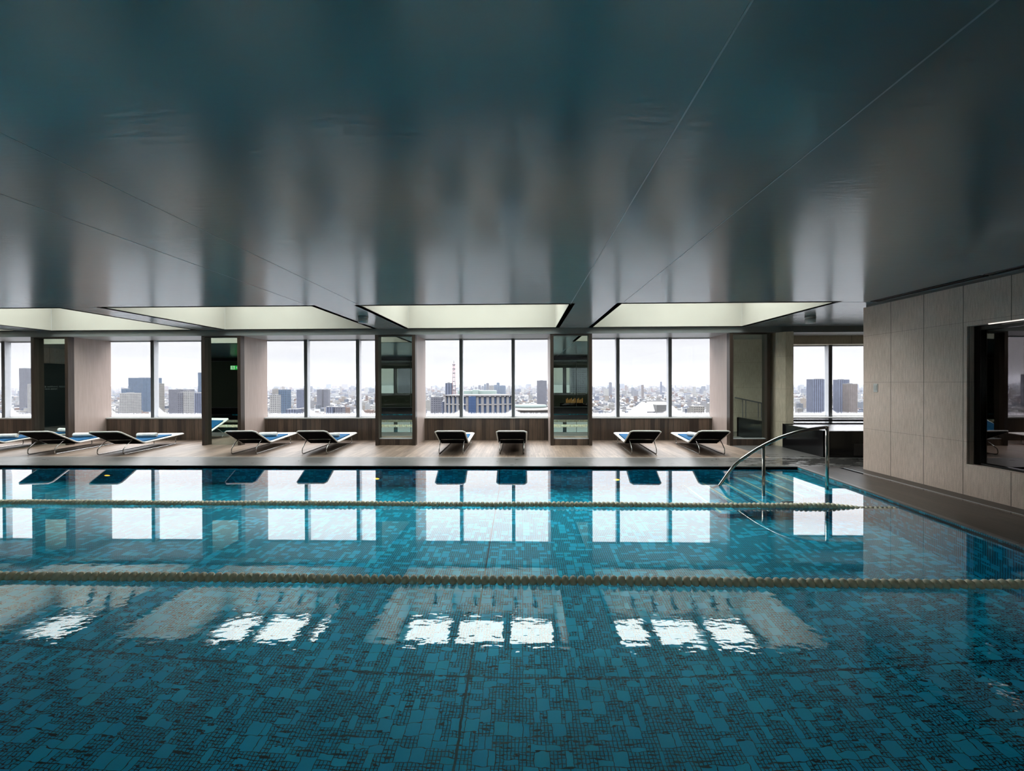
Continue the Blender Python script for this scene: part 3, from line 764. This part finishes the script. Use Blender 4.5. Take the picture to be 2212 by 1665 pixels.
# ------------------------------------------------------------------ lane ropes
def float_mesh():
    f = MB()
    f.lathe([(.010, -.032), (.018, -.030), (.034, -.024), (.043, -.013), (.047, 0), (.044, .011), (.035, .020), (.020, .025), (.014, .032), (.010, .033)], (0, 0, 0), 'x', 14)
    for k in range(6):
        t = k * math.pi / 3
        cs, sn = math.cos(t), math.sin(t); cs2, sn2 = math.cos(t + .35), math.sin(t + .35)
        f.face([(.008, .018 * cs, .018 * sn), (.008, .044 * cs, .044 * sn), (.028, .036 * cs2, .036 * sn2), (.028, .018 * cs2, .018 * sn2)])
    return f
fm = None
for name, yr, xa, xb, step, lab, view in (('lane_rope', 3.54, -15.4, 4.72, .066, 'lane rope of beige plastic floats across the water, the closer of the two', (-4.3, 4.1)),
                                    ('lane_rope', 5.76, -15.4, 4.9, .060, 'lane rope of beige plastic floats across the water, the farther of the two', (-3.0, 3.1))):
    root = empty('lane_rope', (0, yr, ZW)); tag(root, lab, 'lane rope', 'lane ropes across the pool')
    MB().tube([(xa, 0, 0.008), (xb, 0, 0.004)], .006, 6).build('cable', M_SILL, root)
    rnd = random.Random(4)
    n = int((xb - xa) / step); xsn = [xa + step * (k + .5) for k in range(n)]
    cxm = sum(view) / 2
    near = set(sorted(range(n), key=lambda k: abs(xsn[k] - cxm))[:100])
    rest = MB()
    for k in range(n):
        x = xsn[k]
        sag = 0.0
        if x > 4.0 and yr > 5: sag = -min(.05, (x - 4.0) * .11)
        z = .012 + sag + .004 * math.sin(x * 1.7) + rnd.uniform(-.002, .002)
        rx = rnd.uniform(0, 6.28); tilt = rnd.uniform(-.16, .16)
        R = Matrix.Translation((x, 0, z)) @ Matrix.Rotation(tilt, 4, 'Z') @ Matrix.Rotation(rx, 4, 'X')
        if k in near:
            if fm is None: o = float_mesh().build('float', M_FLOAT, root); fm = o
            else: o = fm.copy(); COL.objects.link(o); o.parent = root; o.name = 'float'
            o.matrix_local = R
        else:
            q = float_mesh(); base = len(rest.v)
            rest.v += [tuple(R @ Vector(v)) for v in q.v]; rest.f += [tuple(base + i for i in f) for f in q.f]; rest.mi += q.mi; rest.smooth += q.smooth
    o = rest.build('float_row', M_FLOAT, root); o['kind'] = 'stuff'

# ------------------------------------------------------------------ loungers
def lounger():
    root = empty('sun_lounger')
    W_ = .33
    prof = [(-.17, .545), (.55, .20), (2.02, .255)]
    # outer rim: a closed loop tube
    def at(s_, off=0):
        (s0, z0), (s1, z1), (s2, z2) = prof
        z = z0 + (z1 - z0) * (s_ - s0) / (s1 - s0) if s_ < s1 else z1 + (z2 - z1) * (s_ - s1) / (s2 - s1)
        return z + off
    rim = [(-W_, .0), (-W_, .3), (-W_, .50), (-W_, .60), (-W_, 1.2), (-W_, 1.97), (-W_ + .05, 2.02), (W_ - .05, 2.02), (W_, 1.97), (W_, 1.2), (W_, .60), (W_, .50), (W_, .3), (W_, .0),
           (W_, -.12), (W_ - .05, -.17), (-W_ + .05, -.17), (-W_, -.12), (-W_, 0)]
    MB().tube([(x, s_, at(s_)) for x, s_ in rim], .017, 8, caps=False).build('frame', M_WHITE, root)
    ss = [-.15, .2, .5, .55, .6, 1.0, 1.5, 2.0]
    def slab(w, s_list, o0, o1, name, m_, par=root):
        b = MB(); n_ = len(s_list)
        for s_ in s_list:
            for x in (-w, w):
                b.v.append((x, s_, at(s_, o0)))
                b.v.append((x, s_, at(s_, o1)))
        for i in range(n_ - 1):
            k = i * 4
            for f in ((k + 1, k + 3, k + 7, k + 5), (k, k + 4, k + 6, k + 2), (k, k + 1, k + 5, k + 4), (k + 2, k + 6, k + 7, k + 3)):
                b.f.append(f); b.mi.append(0); b.smooth.append(False)
        e = (n_ - 1) * 4
        for f in ((0, 2, 3, 1), (e, e + 1, e + 3, e + 2)): b.f.append(f); b.mi.append(0); b.smooth.append(False)
        return b.build(name, m_, par)
    sl = slab(W_ - .015, ss, .000, .012, 'sling', M_SLING)
    slab(W_ - .02, ss, -.022, -.002, 'underside', M_BLACKM, sl)
    pad = slab(W_ - .06, [-.02, .2, .4, .52, .55, .60, .8, 1.0, 1.3, 1.62], .012, .040, 'seat_pad', M_BLUE)
    bv = pad.modifiers.new('bevel', 'BEVEL'); bv.width = .012; bv.segments = 3; bv.limit_method = 'ANGLE'
    for sx in (-.27, .27):
        p = [(sx, .30, at(.30) - .02), (sx, .20, .27), (sx, .10, .20), (sx, .015, .13), (sx, 0, .06), (sx, .015, .022), (sx, .05, .012)]
        p += [(sx, .6, .012), (sx, 1.2, .012), (sx, 1.70, .012), (sx, 1.74, .02), (sx, 1.755, .05), (sx, 1.74, .15), (sx, 1.76, at(1.76) - .015)]
        MB().tube(p, .010, 8).build('leg', M_STEEL, root)
    MB().tube([(-.27, .28, at(.28) - .02), (.27, .28, at(.28) - .02)], .009, 6).build('cross_bar', M_STEEL, root)
    return root
lg0 = lounger(); bpy.context.view_layer.update(); reg(lg0)
LG = [(-12.85, 9.53, 10, 'sun lounger half cut off at the door mirror end of the row'),
      (-11.04, 9.57, 9, 'sun lounger before the pillar whose mirror shows the door'),
      (-9.38, 9.53, 6.8, 'sun lounger with rolled towel before the broad blue tower window'),
      (-6.39, 9.67, 4.8, 'sun lounger with rolled towel beside the exit sign pillar'),
      (-4.76, 9.68, 3.8, 'sun lounger with rolled towel before the window with hills outside'),
      (-1.63, 9.66, 1.0, 'sun lounger with towel peeping over its back, before the radio mast'),
      (-0.26, 9.66, 0.2, 'sun lounger seen straight from behind with no towel'),
      (2.70, 9.68, -2.2, 'sun lounger with bare blue pad, its foot towards the fourth pillar'),
      (4.20, 9.68, -3.0, 'sun lounger with rolled towel, closest to the stone column')]
for i, (x, y, a, lab) in enumerate(LG):
    o = lg0 if i == 0 else copy_tree(lg0)
    o.location = (x, y, 0); o.rotation_euler = (0, 0, math.radians(a))
    tag(o, 'white framed ' + lab, 'sun lounger', 'sun loungers along the far windows')
# rolled towels
def towel_roll(x, y, z, rz, L, lab):
    root = empty('rolled_towel', (x, y, z), rz); tag(root, lab, 'towel', 'rolled white towels on the loungers')
    r = .055
    prof = [(r * .6, -L / 2), (r * .93, -L / 2 + .004), (r, -L / 2 + .02), (r * 1.02, -L / 4), (r, 0), (r * 1.02, L / 4), (r, L / 2 - .02), (r * .93, L / 2 - .004), (r * .6, L / 2)]
    roll = MB().lathe(prof, (0, 0, r), 'x', 22).build('roll', M_WTOWEL, root)
    sp = []
    for k in range(40):
        t = k / 39 * 4.5 * math.pi; rr = .008 + (r * .86 - .008) * k / 39
        sp.append((L / 2 + .001, rr * math.cos(t), r + rr * math.sin(t)))
    MB().tube(sp, .0035, 5).build('spiral_fold', M_WTOWEL, roll)
    MB().tube([(-p[0], p[1], p[2]) for p in sp], .0035, 5).build('spiral_fold', M_WTOWEL, roll)
def on(i, s_, off=0):
    x, y, a, _ = LG[i]; a = math.radians(a)
    return x - math.sin(a) * s_ + math.cos(a) * off, y + math.cos(a) * s_ + math.sin(a) * off, .20 + .055 * (s_ - .55) / 1.47 + .045
for i, s_, off, rz, L, lab in ((0, 1.0, 0, .1, .44, 'rolled white towel on the cut off lounger at the far end of the row'),
                          (1, 1.15, 0, .1, .44, 'rolled white towel half hidden behind the head of the neighbouring lounger'),
                          (2, 1.15, -.02, .08, .44, 'rolled white towel on the lounger before the broad blue tower'),
                          (3, 1.15, -.02, .1, .42, 'rolled white towel on the lounger beside the taupe pillar side'),
                          (4, 1.05, -.02, .16, .40, 'rolled white towel on the lounger before the hills window'),
                          (5, .78, .05, -.5, .40, 'rolled white towel peeping over the back of the radio mast window lounger'),
                          (8, 1.08, -.02, -1.1, .42, 'rolled white towel lying end on, on the lounger closest to the stone column')):
    x, y, z = on(i, s_, off); towel_roll(x, y, z, rz + math.radians(LG[i][2]), L, lab)

# ------------------------------------------------------------------ the city outside
GZ = -160.0
def px2x(px, D): return (px - 1130) / 930.0 * D
def py2z(py, D): return H + (828.5 - py) / 930.0 * D
ground = MB().face([(-40000, 60, GZ), (40000, 60, GZ), (40000, 40000, GZ), (-40000, 40000, GZ)]).build('ground', plain('city_ground', (0.035, 0.035, 0.038), 0.9, scale=.01))
struct(ground, 'grey city ground far below', 'ground')
F_W = facade('white_flats', (0.20, 0.195, 0.19), (0.07, 0.075, 0.09), 7, 6.5)
F_B = facade('blue_glass_tower', (0.055, 0.085, 0.13), (0.035, 0.06, 0.10), 9, 8, .8, .7)
F_G = facade('grey_office', (0.085, 0.085, 0.10), (0.045, 0.05, 0.07), 8, 7.5, .6, .5)
F_P = facade('beige_flats', (0.15, 0.14, 0.125), (0.07, 0.07, 0.075), 7, 6.5)
F_L = facade('blue_striped_tower', (0.09, 0.10, 0.14), (0.045, 0.055, 0.09), 9, 400, .5, 1.0)
F_BR = facade('brown_striped_tower', (0.14, 0.12, 0.11), (0.085, 0.07, 0.07), 8, 400, .5, 1.0)
M_ROOF = plain('pale_roof', (0.08, 0.08, 0.083), .8, scale=.05)
def bld(name, lab, p0, p1, ytop, D, m_, depth=None, group=None, setb=None):
    x0, x1 = px2x(p0, D), px2x(p1, D); z = py2z(ytop, D); depth = depth or (x1 - x0)
    root = empty(name, ((x0 + x1) / 2, D + depth / 2, GZ)); w2 = (x1 - x0) / 2
    hgt = z - GZ
    MB().box(-w2, w2, -depth / 2, depth / 2, 0, hgt).build('facade', m_, root)
    rr = MB().box(-w2, w2, -depth / 2, depth / 2, hgt, hgt + hgt * .008 + .6)
    rr.box(-w2 * .4, w2 * .3, -depth * .2, depth * .2, hgt, hgt + 4)
    rr.build('roof', M_ROOF, root)
    if setb:
        for (q0, q1, yt) in setb:
            a0, a1 = px2x(q0, D) - (x0 + x1) / 2, px2x(q1, D) - (x0 + x1) / 2
            MB().box(a0, a1, -depth / 2 - 6, depth / 2, 0, py2z(yt, D) - GZ).build('annex', m_, root)
    return tag(root, lab, 'building', group)
bld('slim_tower', 'slim grey violet tower rising highest beside the end window mullion', 8, 24, 792, 2600, F_G)
bld('apartment_block', 'white apartment block under the slim violet tower', 27, 53, 827, 1900, F_W)
bld('office_tower', 'grey tower with stepped top beside the pillar edge in the end window', 44, 66, 813, 3200, F_G)
bld('office_tower', 'broad blue glass tower with a lower glass wing', 257, 298, 814, 2500, F_B, setb=[(268, 300, 826)])
bld('office_block', 'small dark blue block just in front of the broad blue tower', 241, 252, 838, 2300, F_B)
bld('apartment_block', 'plain white block in front of the broad blue tower', 237, 263, 848, 1700, F_W)
bld('office_block', 'teal grey block hugging the broad blue tower', 300, 312, 832, 2700, F_B)
bld('apartment_tower', 'beige gridded apartment tower cut by the window mullion', 311, 326, 827, 1650, F_P)
bld('office_block', 'dark flat topped slab behind the paired white flats', 348, 381, 840, 2200, F_G)
bld('apartment_tower', 'grey flats of the pair before the dark slab', 367, 380, 847, 1600, F_G)
bld('apartment_tower', 'white flats of the pair before the dark slab', 381, 395, 844, 1600, F_W)
bld('apartment_tower', 'white ribbed flats at the foot of the blue tower by the pillar', 404, 421, 848, 1800, F_L)
bld('office_tower', 'tall blue glass tower cut by the pillar with the exit sign mirror', 414, 436, 803, 2800, F_B)
bld('office_block', 'flat blue slab below the distant hills', 594, 612, 841, 1900, F_B)
bld('apartment_block', 'pale grey flats beside the flat blue slab', 574, 590, 853, 1500, F_W)
bld('apartment_block', 'two toned flats beyond the flat blue slab', 580, 592, 840, 2300, F_P)
bld('apartment_block', 'grey ribbed flats near the hill window mullion', 634, 650, 841, 2600, F_L)
bld('office_block', 'dark low block at the foot of the hill window', 635, 657, 883, 1500, F_G)
bld('office_block', 'bright blue low block at the foot of the hill window', 611, 634, 884, 1400, F_L)
bld('office_block', 'pair of grey white flats at the foot of the middle pane', 699, 716, 879, 1450, F_L)
bld('office_block', 'dark grey office at the foot of the middle pane', 718, 735, 879, 1450, F_G)
bld('apartment_block', 'grey block on the skyline of the middle pane', 679, 690, 841, 2900, F_G)
bld('apartment_block', 'second grey block on the skyline of the middle pane', 694, 704, 841, 2900, F_G)
bld('office_block', 'mid grey flats beside the radio mast', 961, 975, 828, 1500, F_L)
bld('office_block', 'low brown grey block before the radio mast', 929, 953, 858, 1500, F_G)
bld('office_block', 'blue grey block with teal roof at the foot of the mast', 953, 972, 868, 1100, F_L)
bld('office_tower', 'lone slim tower on the skyline beside the mast window mullion', 1033, 1038, 832, 5200, F_G)
for k, (p0, p1, yt, m_) in enumerate([(1046, 1049, 830, F_B), (1050, 1056, 828, F_G), (1057, 1066, 833, F_P), (1067, 1075, 832, F_B), (1072.5, 1079, 827, F_B), (1079, 1092, 833, F_B), (1051, 1059, 838, F_BR), (1074, 1079, 837, F_W)]):
    bld('skyline_tower', ['short slim dark tower opening', 'pale tower second in', 'broad beige tower in', 'blue block left of the tallest in', 'tallest dark blue tower of', 'wide low blue block closing', 'brown block before', 'white slab before'][k].replace('left of', 'just before') + ' the skyline cluster above the round office', p0, p1, yt, 5000 + 90 * k, m_, group='skyline cluster beyond the round office')
bld('office_block', 'dark slab tower near the edge of the mast window', 1160, 1181, 823, 2600, F_G)
bld('skyline_tower', 'lone round topped skyline tower nearest the fourth pillar', 1315, 1320.5, 827, 5200, F_G)
bld('skyline_tower', 'brown grey skyline tower in the middle of the terraced roof window', 1384, 1388.5, 833, 4200, F_BR)
bld('skyline_tower', 'pale slender skyline tower nearer the second mullion of the terraced roof window', 1424, 1427.5, 826, 6000, F_L)
bld('office_tower', 'blue striped slab tower in the window over the tub', 1744, 1785, 822, 1900, F_L, 40)
bld('office_tower', 'blue grey slab tower just past the tub window mullion', 1800, 1821, 823, 1950, F_L, 40)
bld('apartment_tower', 'brown tower beside the blue slabs over the tub', 1821, 1838, 832, 1850, F_BR, 40)
bld('office_block', 'cream flats with balconies near the terraced roof', 1494, 1517, 879, 1400, F_P)
# radio mast
D = 1500; mx, mt = px2x(980, D), py2z(785, D)
ma = empty('radio_mast', (mx, D, GZ)); tag(ma, 'red and white lattice radio mast standing taller than anything on the skyline', 'mast')
hh = mt - GZ; lat = MB()
for sx, sy in ((-1, -1), (1, -1), (1, 1), (-1, 1)): lat.tube([(sx * 7, sy * 7, 0), (sx * 4, sy * 4, hh * .72), (sx * 2.2, sy * 2.2, hh)], .8, 6)
for k in range(24):
    z = hh * k / 24; r_ = 6.5 - 4 * k / 24; z2 = hh * (k + 1) / 24
    for s_ in (-1, 1): lat.tube([(-r_ * s_, -r_, z), (r_ * s_, -r_, z2)], .45, 5)
lat.build('lattice', plain('mast_paint', (.15, .085, .09), .6), ma)
for k in range(7):
    z = hh * (.60 + .063 * k)
    MB().lathe([(5.5 if k > 1 else 8, 0), (5.5 if k > 1 else 8, 2.2)], (0, 0, z), 'z', 12).build('antenna_platform', F_G, ma)
MB().tube([(0, 0, hh), (0, 0, hh + 10)], .7, 6).build('tip', F_G, ma)
# round office building: curved front with piers, dark windows
D = 430
ro = empty('round_office', (px2x(1035, D), D + 60, 0)); tag(ro, 'curved stone office building with tall dark windows and a blue glass bay', 'building')
ztop = py2z(853, D); R_ = 62; z0 = -60
cyc = lambda t, r: (r * math.sin(t), -r * math.cos(t))
pier = MB(); win = MB(); par = MB()
N = 14; T0, T1 = -.62, .56
M_PIER = plain('pale_pier_stone', (.085, .082, .085), .7, scale=.3); M_WIN = plain('dark_blue_glass', (.02, .035, .07), .15, scale=.3)
for k in range(N + 1):
    t = T0 + (T1 - T0) * k / N
    (xa, ya), (xb, yb) = cyc(t - .022, R_), cyc(t + .022, R_); (xc, yc), (xd, yd) = cyc(t + .022, R_ - 2), cyc(t - .022, R_ - 2)
    pier.prism([(xa, ya), (xb, yb), (xc, yc), (xd, yd)], z0, ztop - 1)
    if k < N:
        t2 = T0 + (T1 - T0) * (k + 1) / N
        (xa, ya), (xb, yb) = cyc(t, R_ - 1.2), cyc(t2, R_ - 1.2); (xc, yc), (xd, yd) = cyc(t2, R_ - 20), cyc(t, R_ - 20)
        win.prism([(xa, ya), (xb, yb), (xc, yc), (xd, yd)], z0, ztop - 2)
        (xa, ya), (xb, yb) = cyc(t, R_ + 1.2), cyc(t2, R_ + 1.2); (xc, yc), (xd, yd) = cyc(t2, R_ - 30), cyc(t, R_ - 30)
        par.prism([(xa, ya), (xb, yb), (xc, yc), (xd, yd)], ztop - 1.2, ztop)
        (xa, ya), (xb, yb) = cyc(t, R_ + .1), cyc(t2, R_ + .1); (xc, yc), (xd, yd) = cyc(t2, R_ - 1.5), cyc(t, R_ - 1.5)
        par.prism([(xa, ya), (xb, yb), (xc, yc), (xd, yd)], ztop - 10.3, ztop - 9)
        par.prism([(xa, ya), (xb, yb), (xc, yc), (xd, yd)], ztop - 20.5, ztop - 19)
pier.build('pier_row', M_PIER, ro); win.build('window_band', M_WIN, ro); par.build('cornice', M_PIER, ro)
MB().box(-10.5, -3, -R_ - 1.0, -R_ + 6, z0, ztop - 1.5).build('glass_bay', facade('blue_bay', (.05, .09, .18), (.02, .04, .10), 1.2, 1.6, .8, .8), ro)
MB().box(-26, 14, -30, 0, ztop, ztop + 3.6).box(-10, -4, -34, -10, ztop, ztop + 4.6).build('roof_plant', plain('pale_green_roof', (.10, .13, .12), .7, scale=.1), ro)
# low building with curved pale roof
D = 700
lo = empty('low_hall', (px2x(1145, D), D + 40, 0)); tag(lo, 'low hall with a pale curved roof just beyond the round office', 'building')
zt = py2z(884, D)
MB().lathe([(40, GZ), (40, zt - 3), (42, zt - 3), (41, zt - 1), (22, zt + 2), (10, zt + 3)], (0, 0, 0), 'z', 36).build('curved_roof', plain('beige_roof', (.07,.062,.056), .8, scale=.1), lo)
MB().lathe([(30, zt), (28, zt + 5), (5, zt + 6)], (0, 0, 0), 'z', 36).build('green_roof', plain('green_grey_roof', (.045,.06,.057), .8, scale=.1), lo)
# terraced white roof
D = 520
te = empty('terraced_building', (px2x(1428, D), D + 25, 0)); tag(te, 'white building with a sloping terraced roof and a square plant block', 'building')
zt = py2z(871, D); zb_ = py2z(905, D)
tr_ = MB(); wb, wt_ = 34, 15
tr_.face([(-wb, -25, zb_), (wb - 3, -25, zb_), (wt_ - 2, -5, zt), (-wt_, -5, zt)]).face([(wb - 3, -25, zb_), (wb - 3, 25, zb_), (wt_ - 2, 10, zt), (wt_ - 2, -5, zt)]).face([(-wb, 25, zb_), (-wb, -25, zb_), (-wt_, -5, zt), (-wt_, 10, zt)]).face([(-wt_, -5, zt), (wt_ - 2, -5, zt), (wt_ - 2, 10, zt), (-wt_, 10, zt)])
tr_.build('sloping_roof', facade('white_panel_roof', (.26, .26, .26), (.20, .20, .205), 3, 3, .08, 1), te)
MB().box(-6, 6, -23, 0, zb_, zt - 2.5).build('plant_block', facade('louvre', (.13, .13, .13), (.08, .08, .085), 50, .8, 1, .5), te)
MB().box(-16, -6, -18, -10, zb_ + 5, zb_ + 8).build('terrace_wall', F_G, te)
MB().box(wt_ - 4, wt_ - 2, -6, 10, zt, zt + 1.5).box(-wt_, -wt_ + 2, -6, 10, zt, zt + 1.5).box(-wt_ + 2, wt_ - 4, 8, 10, zt, zt + 1.5).build('parapet', M_ROOF, te)
# hills on the horizon
hl = MB(); rnd = random.Random(3)
prev = None; DH = 30000
for k in range(61):
    px = 200 + k * 14; x = px2x(px, DH)
    t = k / 60; h_ = (max(0, math.sin((px - 520) / 330 * math.pi)) ** 1.3 * 330 if 520 < px < 850 else 0) + 60 * rnd.random() * (1 if px < 900 else .5) + 40
    if prev: hl.face([(prev[0], DH, GZ), (x, DH, GZ), (x, DH + 800, GZ + 160 + h_), (prev[0], DH + 800, GZ + 160 + prev[1])])
    if prev: hl.face([(x, DH + 5000, GZ), (prev[0], DH + 5000, GZ), (prev[0], DH + 800, GZ + 160 + prev[1]), (x, DH + 800, GZ + 160 + h_)])
    prev = (x, h_)
hl = hl.build('hills', plain('blue_hills', (.065, .08, .10), .9, scale=.0003)); tag(hl, 'faint blue hills on the horizon', 'hills')
# the sprawl of small buildings: the nearest ones one by one, the rest as one mass
def sprawl_mat():
    m_, g_ = mat('sprawl_walls')
    at_ = g_.n('ShaderNodeAttribute', attribute_name='tint').outputs['Color']
    u, v, _ = g_.xyz(g_.uv())[:]
    nz_ = g_.xyz(g_.n('ShaderNodeNewGeometry').outputs['Normal'])[2]
    side = g_.m('LESS_THAN', g_.m('ABSOLUTE', nz_), 0.5)
    a = g_.m('LESS_THAN', g_.m('MODULO', g_.m('ADD', u, 90000.0), 4.2), 2.5)
    b = g_.m('LESS_THAN', g_.m('MODULO', g_.m('ADD', v, 9000.0), 3.3), 1.6)
    w_ = g_.m('MULTIPLY', g_.m('MULTIPLY', a, b), side)
    c = g_.mul(g_.m('MULTIPLY', w_, 0.8), at_, (.35, .38, .45))
    principled(g_, Base_Color=c, Roughness=.8, Specular_IOR_Level=.1); return m_
M_SPR = sprawl_mat()
rs = np.random.RandomState(11)
PAL = np.array([(.23, .22, .21), (.19, .185, .19), (.14, .14, .15), (.25, .25, .25), (.09, .10, .13), (.20, .17, .14), (.16, .11, .09), (.12, .13, .15), (.27, .26, .24)]) * CITY
def add_tint(me, cols):
    at_ = me.color_attributes.new('tint', 'FLOAT_COLOR', 'POINT'); at_.data.foreach_set('color', cols.astype(np.float32).ravel())
visible_ranges = [(0, 66), (230, 436), (570, 812), (915, 1190), (1278, 1540), (1712, 1870)]
def rand_pos(D0, D1):
    D_ = math.sqrt(rs.uniform(D0 * D0, D1 * D1)); return D_
near_specs = []
FOOT = []
bpy.context.view_layer.update()
for o_ in list(COL.objects):
    if o_.get('category') in ('building', 'mast'):
        for ch_ in [o_] + list(o_.children):
            if ch_.type == 'MESH':
                bb = [ch_.matrix_world @ Vector(c_) for c_ in ch_.bound_box]
                FOOT.append((min(p.x for p in bb) - 24, max(p.x for p in bb) + 24, min(p.y for p in bb) - 24, max(p.y for p in bb) + 24))
TAKEN = set()
def free(x, y, r_):
    for (a0, a1, b0, b1) in FOOT:
        if a0 < x < a1 and b0 < y < b1: return False
    c_ = 46.0
    cells = {(int(math.floor((x + dx) / c_)), int(math.floor((y + dy) / c_))) for dx in (-r_, r_) for dy in (-r_, r_)}
    if cells & TAKEN: return False
    TAKEN.update(cells); return True
CN = ['white', 'pale grey', 'grey', 'bright white', 'dark blue grey', 'cream', 'brown', 'slate grey', 'ivory']
PANES = [(0, 66, 'in the door mirror window'), (230, 326, 'in the broad blue tower pane'), (338, 436, 'in the exit sign pillar pane'),
         (570, 656, 'in the distant hills pane'), (667, 768, 'in the pane past the hills'), (779, 812, 'in the third pillar pane'),
         (915, 992, 'in the radio mast pane'), (1001, 1105, 'in the round office pane'), (1112, 1190, 'in the curved hall pane'),
         (1278, 1330, 'in the fourth pillar pane'), (1340, 1442, 'in the terraced roof pane'), (1454, 1540, 'in the pane by the taupe pillar'), (1712, 1785, 'in the tub window'), (1800, 1870, 'in the tub pane by the stone wall')]
while len(near_specs) < 280:
    lo_, hi_, where = PANES[rs.randint(len(PANES))]
    D_ = rs.uniform(1650, 3000); x = px2x(rs.uniform(lo_, hi_), D_); w_, d_ = rs.uniform(14, 42), rs.uniform(14, 34)
    if not free(x, D_, max(w_, d_) / 2): continue
    ci = rs.randint(len(PAL)); hc = rs.choice(6, p=[.25, .25, .2, .15, .1, .05]); h_ = [9, 12, 16, 22, 34, 55][hc] * rs.uniform(.8, 1.2)
    lab = '%s %s building %s%s' % (['low', 'low', 'mid height', 'mid height', 'tall', 'very tall'][hc] + (' wide' if w_ > 32 else ' narrow' if w_ < 22 else ''), CN[ci], where, ', close in' if D_ < 2000 else ', farther out' if D_ > 2550 else '')
    near_specs.append((D_, x, w_, d_, h_, PAL[ci] * rs.uniform(.85, 1.15), lab))
for (D_, x, w_, d_, h_, c_, lab) in near_specs:
    b = MB().box(-w_ / 2, w_ / 2, -d_ / 2, d_ / 2, 0, h_, skip='b').box(-w_ * .2, w_ * .15, -d_ * .2, d_ * .2, h_, h_ + 2.5, skip='b')
    o = b.build('city_building', M_SPR, None, (x, D_, GZ)); add_tint(o.data, np.tile(np.array([*c_, 1.0]), (len(b.v), 1)))
    tag(o, lab, 'building', 'small buildings of the city sprawl')
V = []; Fc = []; T = []
def mass(n, D0, D1, wmin, wmax, hs, hp):
    for k in range(n):
        D_ = math.sqrt(rs.uniform(D0 * D0, D1 * D1)); px = rs.uniform(-60, 1960)
        x = px2x(px, D_); w_ = rs.uniform(wmin, wmax) / 2; d_ = rs.uniform(wmin, wmax) / 2; h_ = rs.choice(hs, p=hp) * rs.uniform(.7, 1.3)
        if D_ < 6000 and not free(x, D_, max(w_, d_) * 1.1): continue
        if D_ >= 6000 and any(a0 < x < a1 and b0 < D_ < b1 for (a0, a1, b0, b1) in FOOT): continue
        a_ = rs.uniform(-.5, .5); ca, sa = math.cos(a_), math.sin(a_); i0 = len(V)
        for z in (GZ, GZ + h_):
            for sx, sy in ((-1, -1), (1, -1), (1, 1), (-1, 1)):
                V.append((x + sx * w_ * ca - sy * d_ * sa, D_ + sx * w_ * sa + sy * d_ * ca, z))
        for f in ((4, 5, 6, 7), (0, 1, 5, 4), (1, 2, 6, 5), (3, 0, 4, 7)): Fc.append(tuple(i0 + q for q in f))
        c_ = PAL[rs.randint(len(PAL))] * rs.uniform(.75, 1.2); T.extend([(*c_, 1.0)] * 8)
mass(16000, 1750, 5200, 12, 36, [8, 11, 15, 24, 40], [.35, .3, .2, .1, .05])
mass(9000, 5200, 12000, 22, 70, [10, 16, 28, 50, 95], [.4, .3, .2, .08, .02])
mass(5000, 12000, 24000, 60, 200, [14, 22, 40, 80, 130], [.4, .3, .2, .08, .02])
q = MB(); q.v = V; q.f = Fc; q.mi = [0] * len(Fc); q.smooth = [False] * len(Fc)
o = q.build('city_sprawl', M_SPR); add_tint(o.data, np.array(T))
tag(o, 'dense pale city sprawl stretching to the horizon', 'city', kind='stuff')

# buildings on the other side of the tower, seen through the lobby windows in the mirrors
MB().face([(-40000, -40000, GZ), (40000, -40000, GZ), (40000, -60, GZ), (-40000, -60, GZ)]).build('terrain', bpy.data.materials['city_ground'], ground)
for (x0, x1, z1, D_, lab) in ((-1250, -760, 215, 1900, 'broad dark tower block mirrored in the third pillar'), (-640, -560, 120, 2100, 'slim dark tower mirrored in the third pillar'),
                         (170, 230, 60, 1500, 'dark slim tower mirrored at one side of the fourth pillar'), (330, 372, 70, 1600, 'lone dark tower mirrored in the fourth pillar'),
                         (410, 500, 20, 1600, 'low dark block mirrored in the fourth pillar')):
    o = MB().box(x0, x1, -D_ - 60, -D_, GZ, z1).build('office_tower', F_G); tag(o, lab, 'building')
# winter haze over the city
hz, g_ = mat('city_haze')
g_.put(g_.n('ShaderNodeOutputMaterial'), 'Volume', g_.n('ShaderNodeVolumeScatter', inp={'Color': (0.19, 0.20, 0.23), 'Density': 1 / 16000.0, 'Anisotropy': 0.0}))
o = MB().box(-38000, 38000, 900, 29900, GZ - 5, 330).build('haze', hz)
tag(o, 'thin pale winter haze lying over the city', 'haze', kind='stuff')
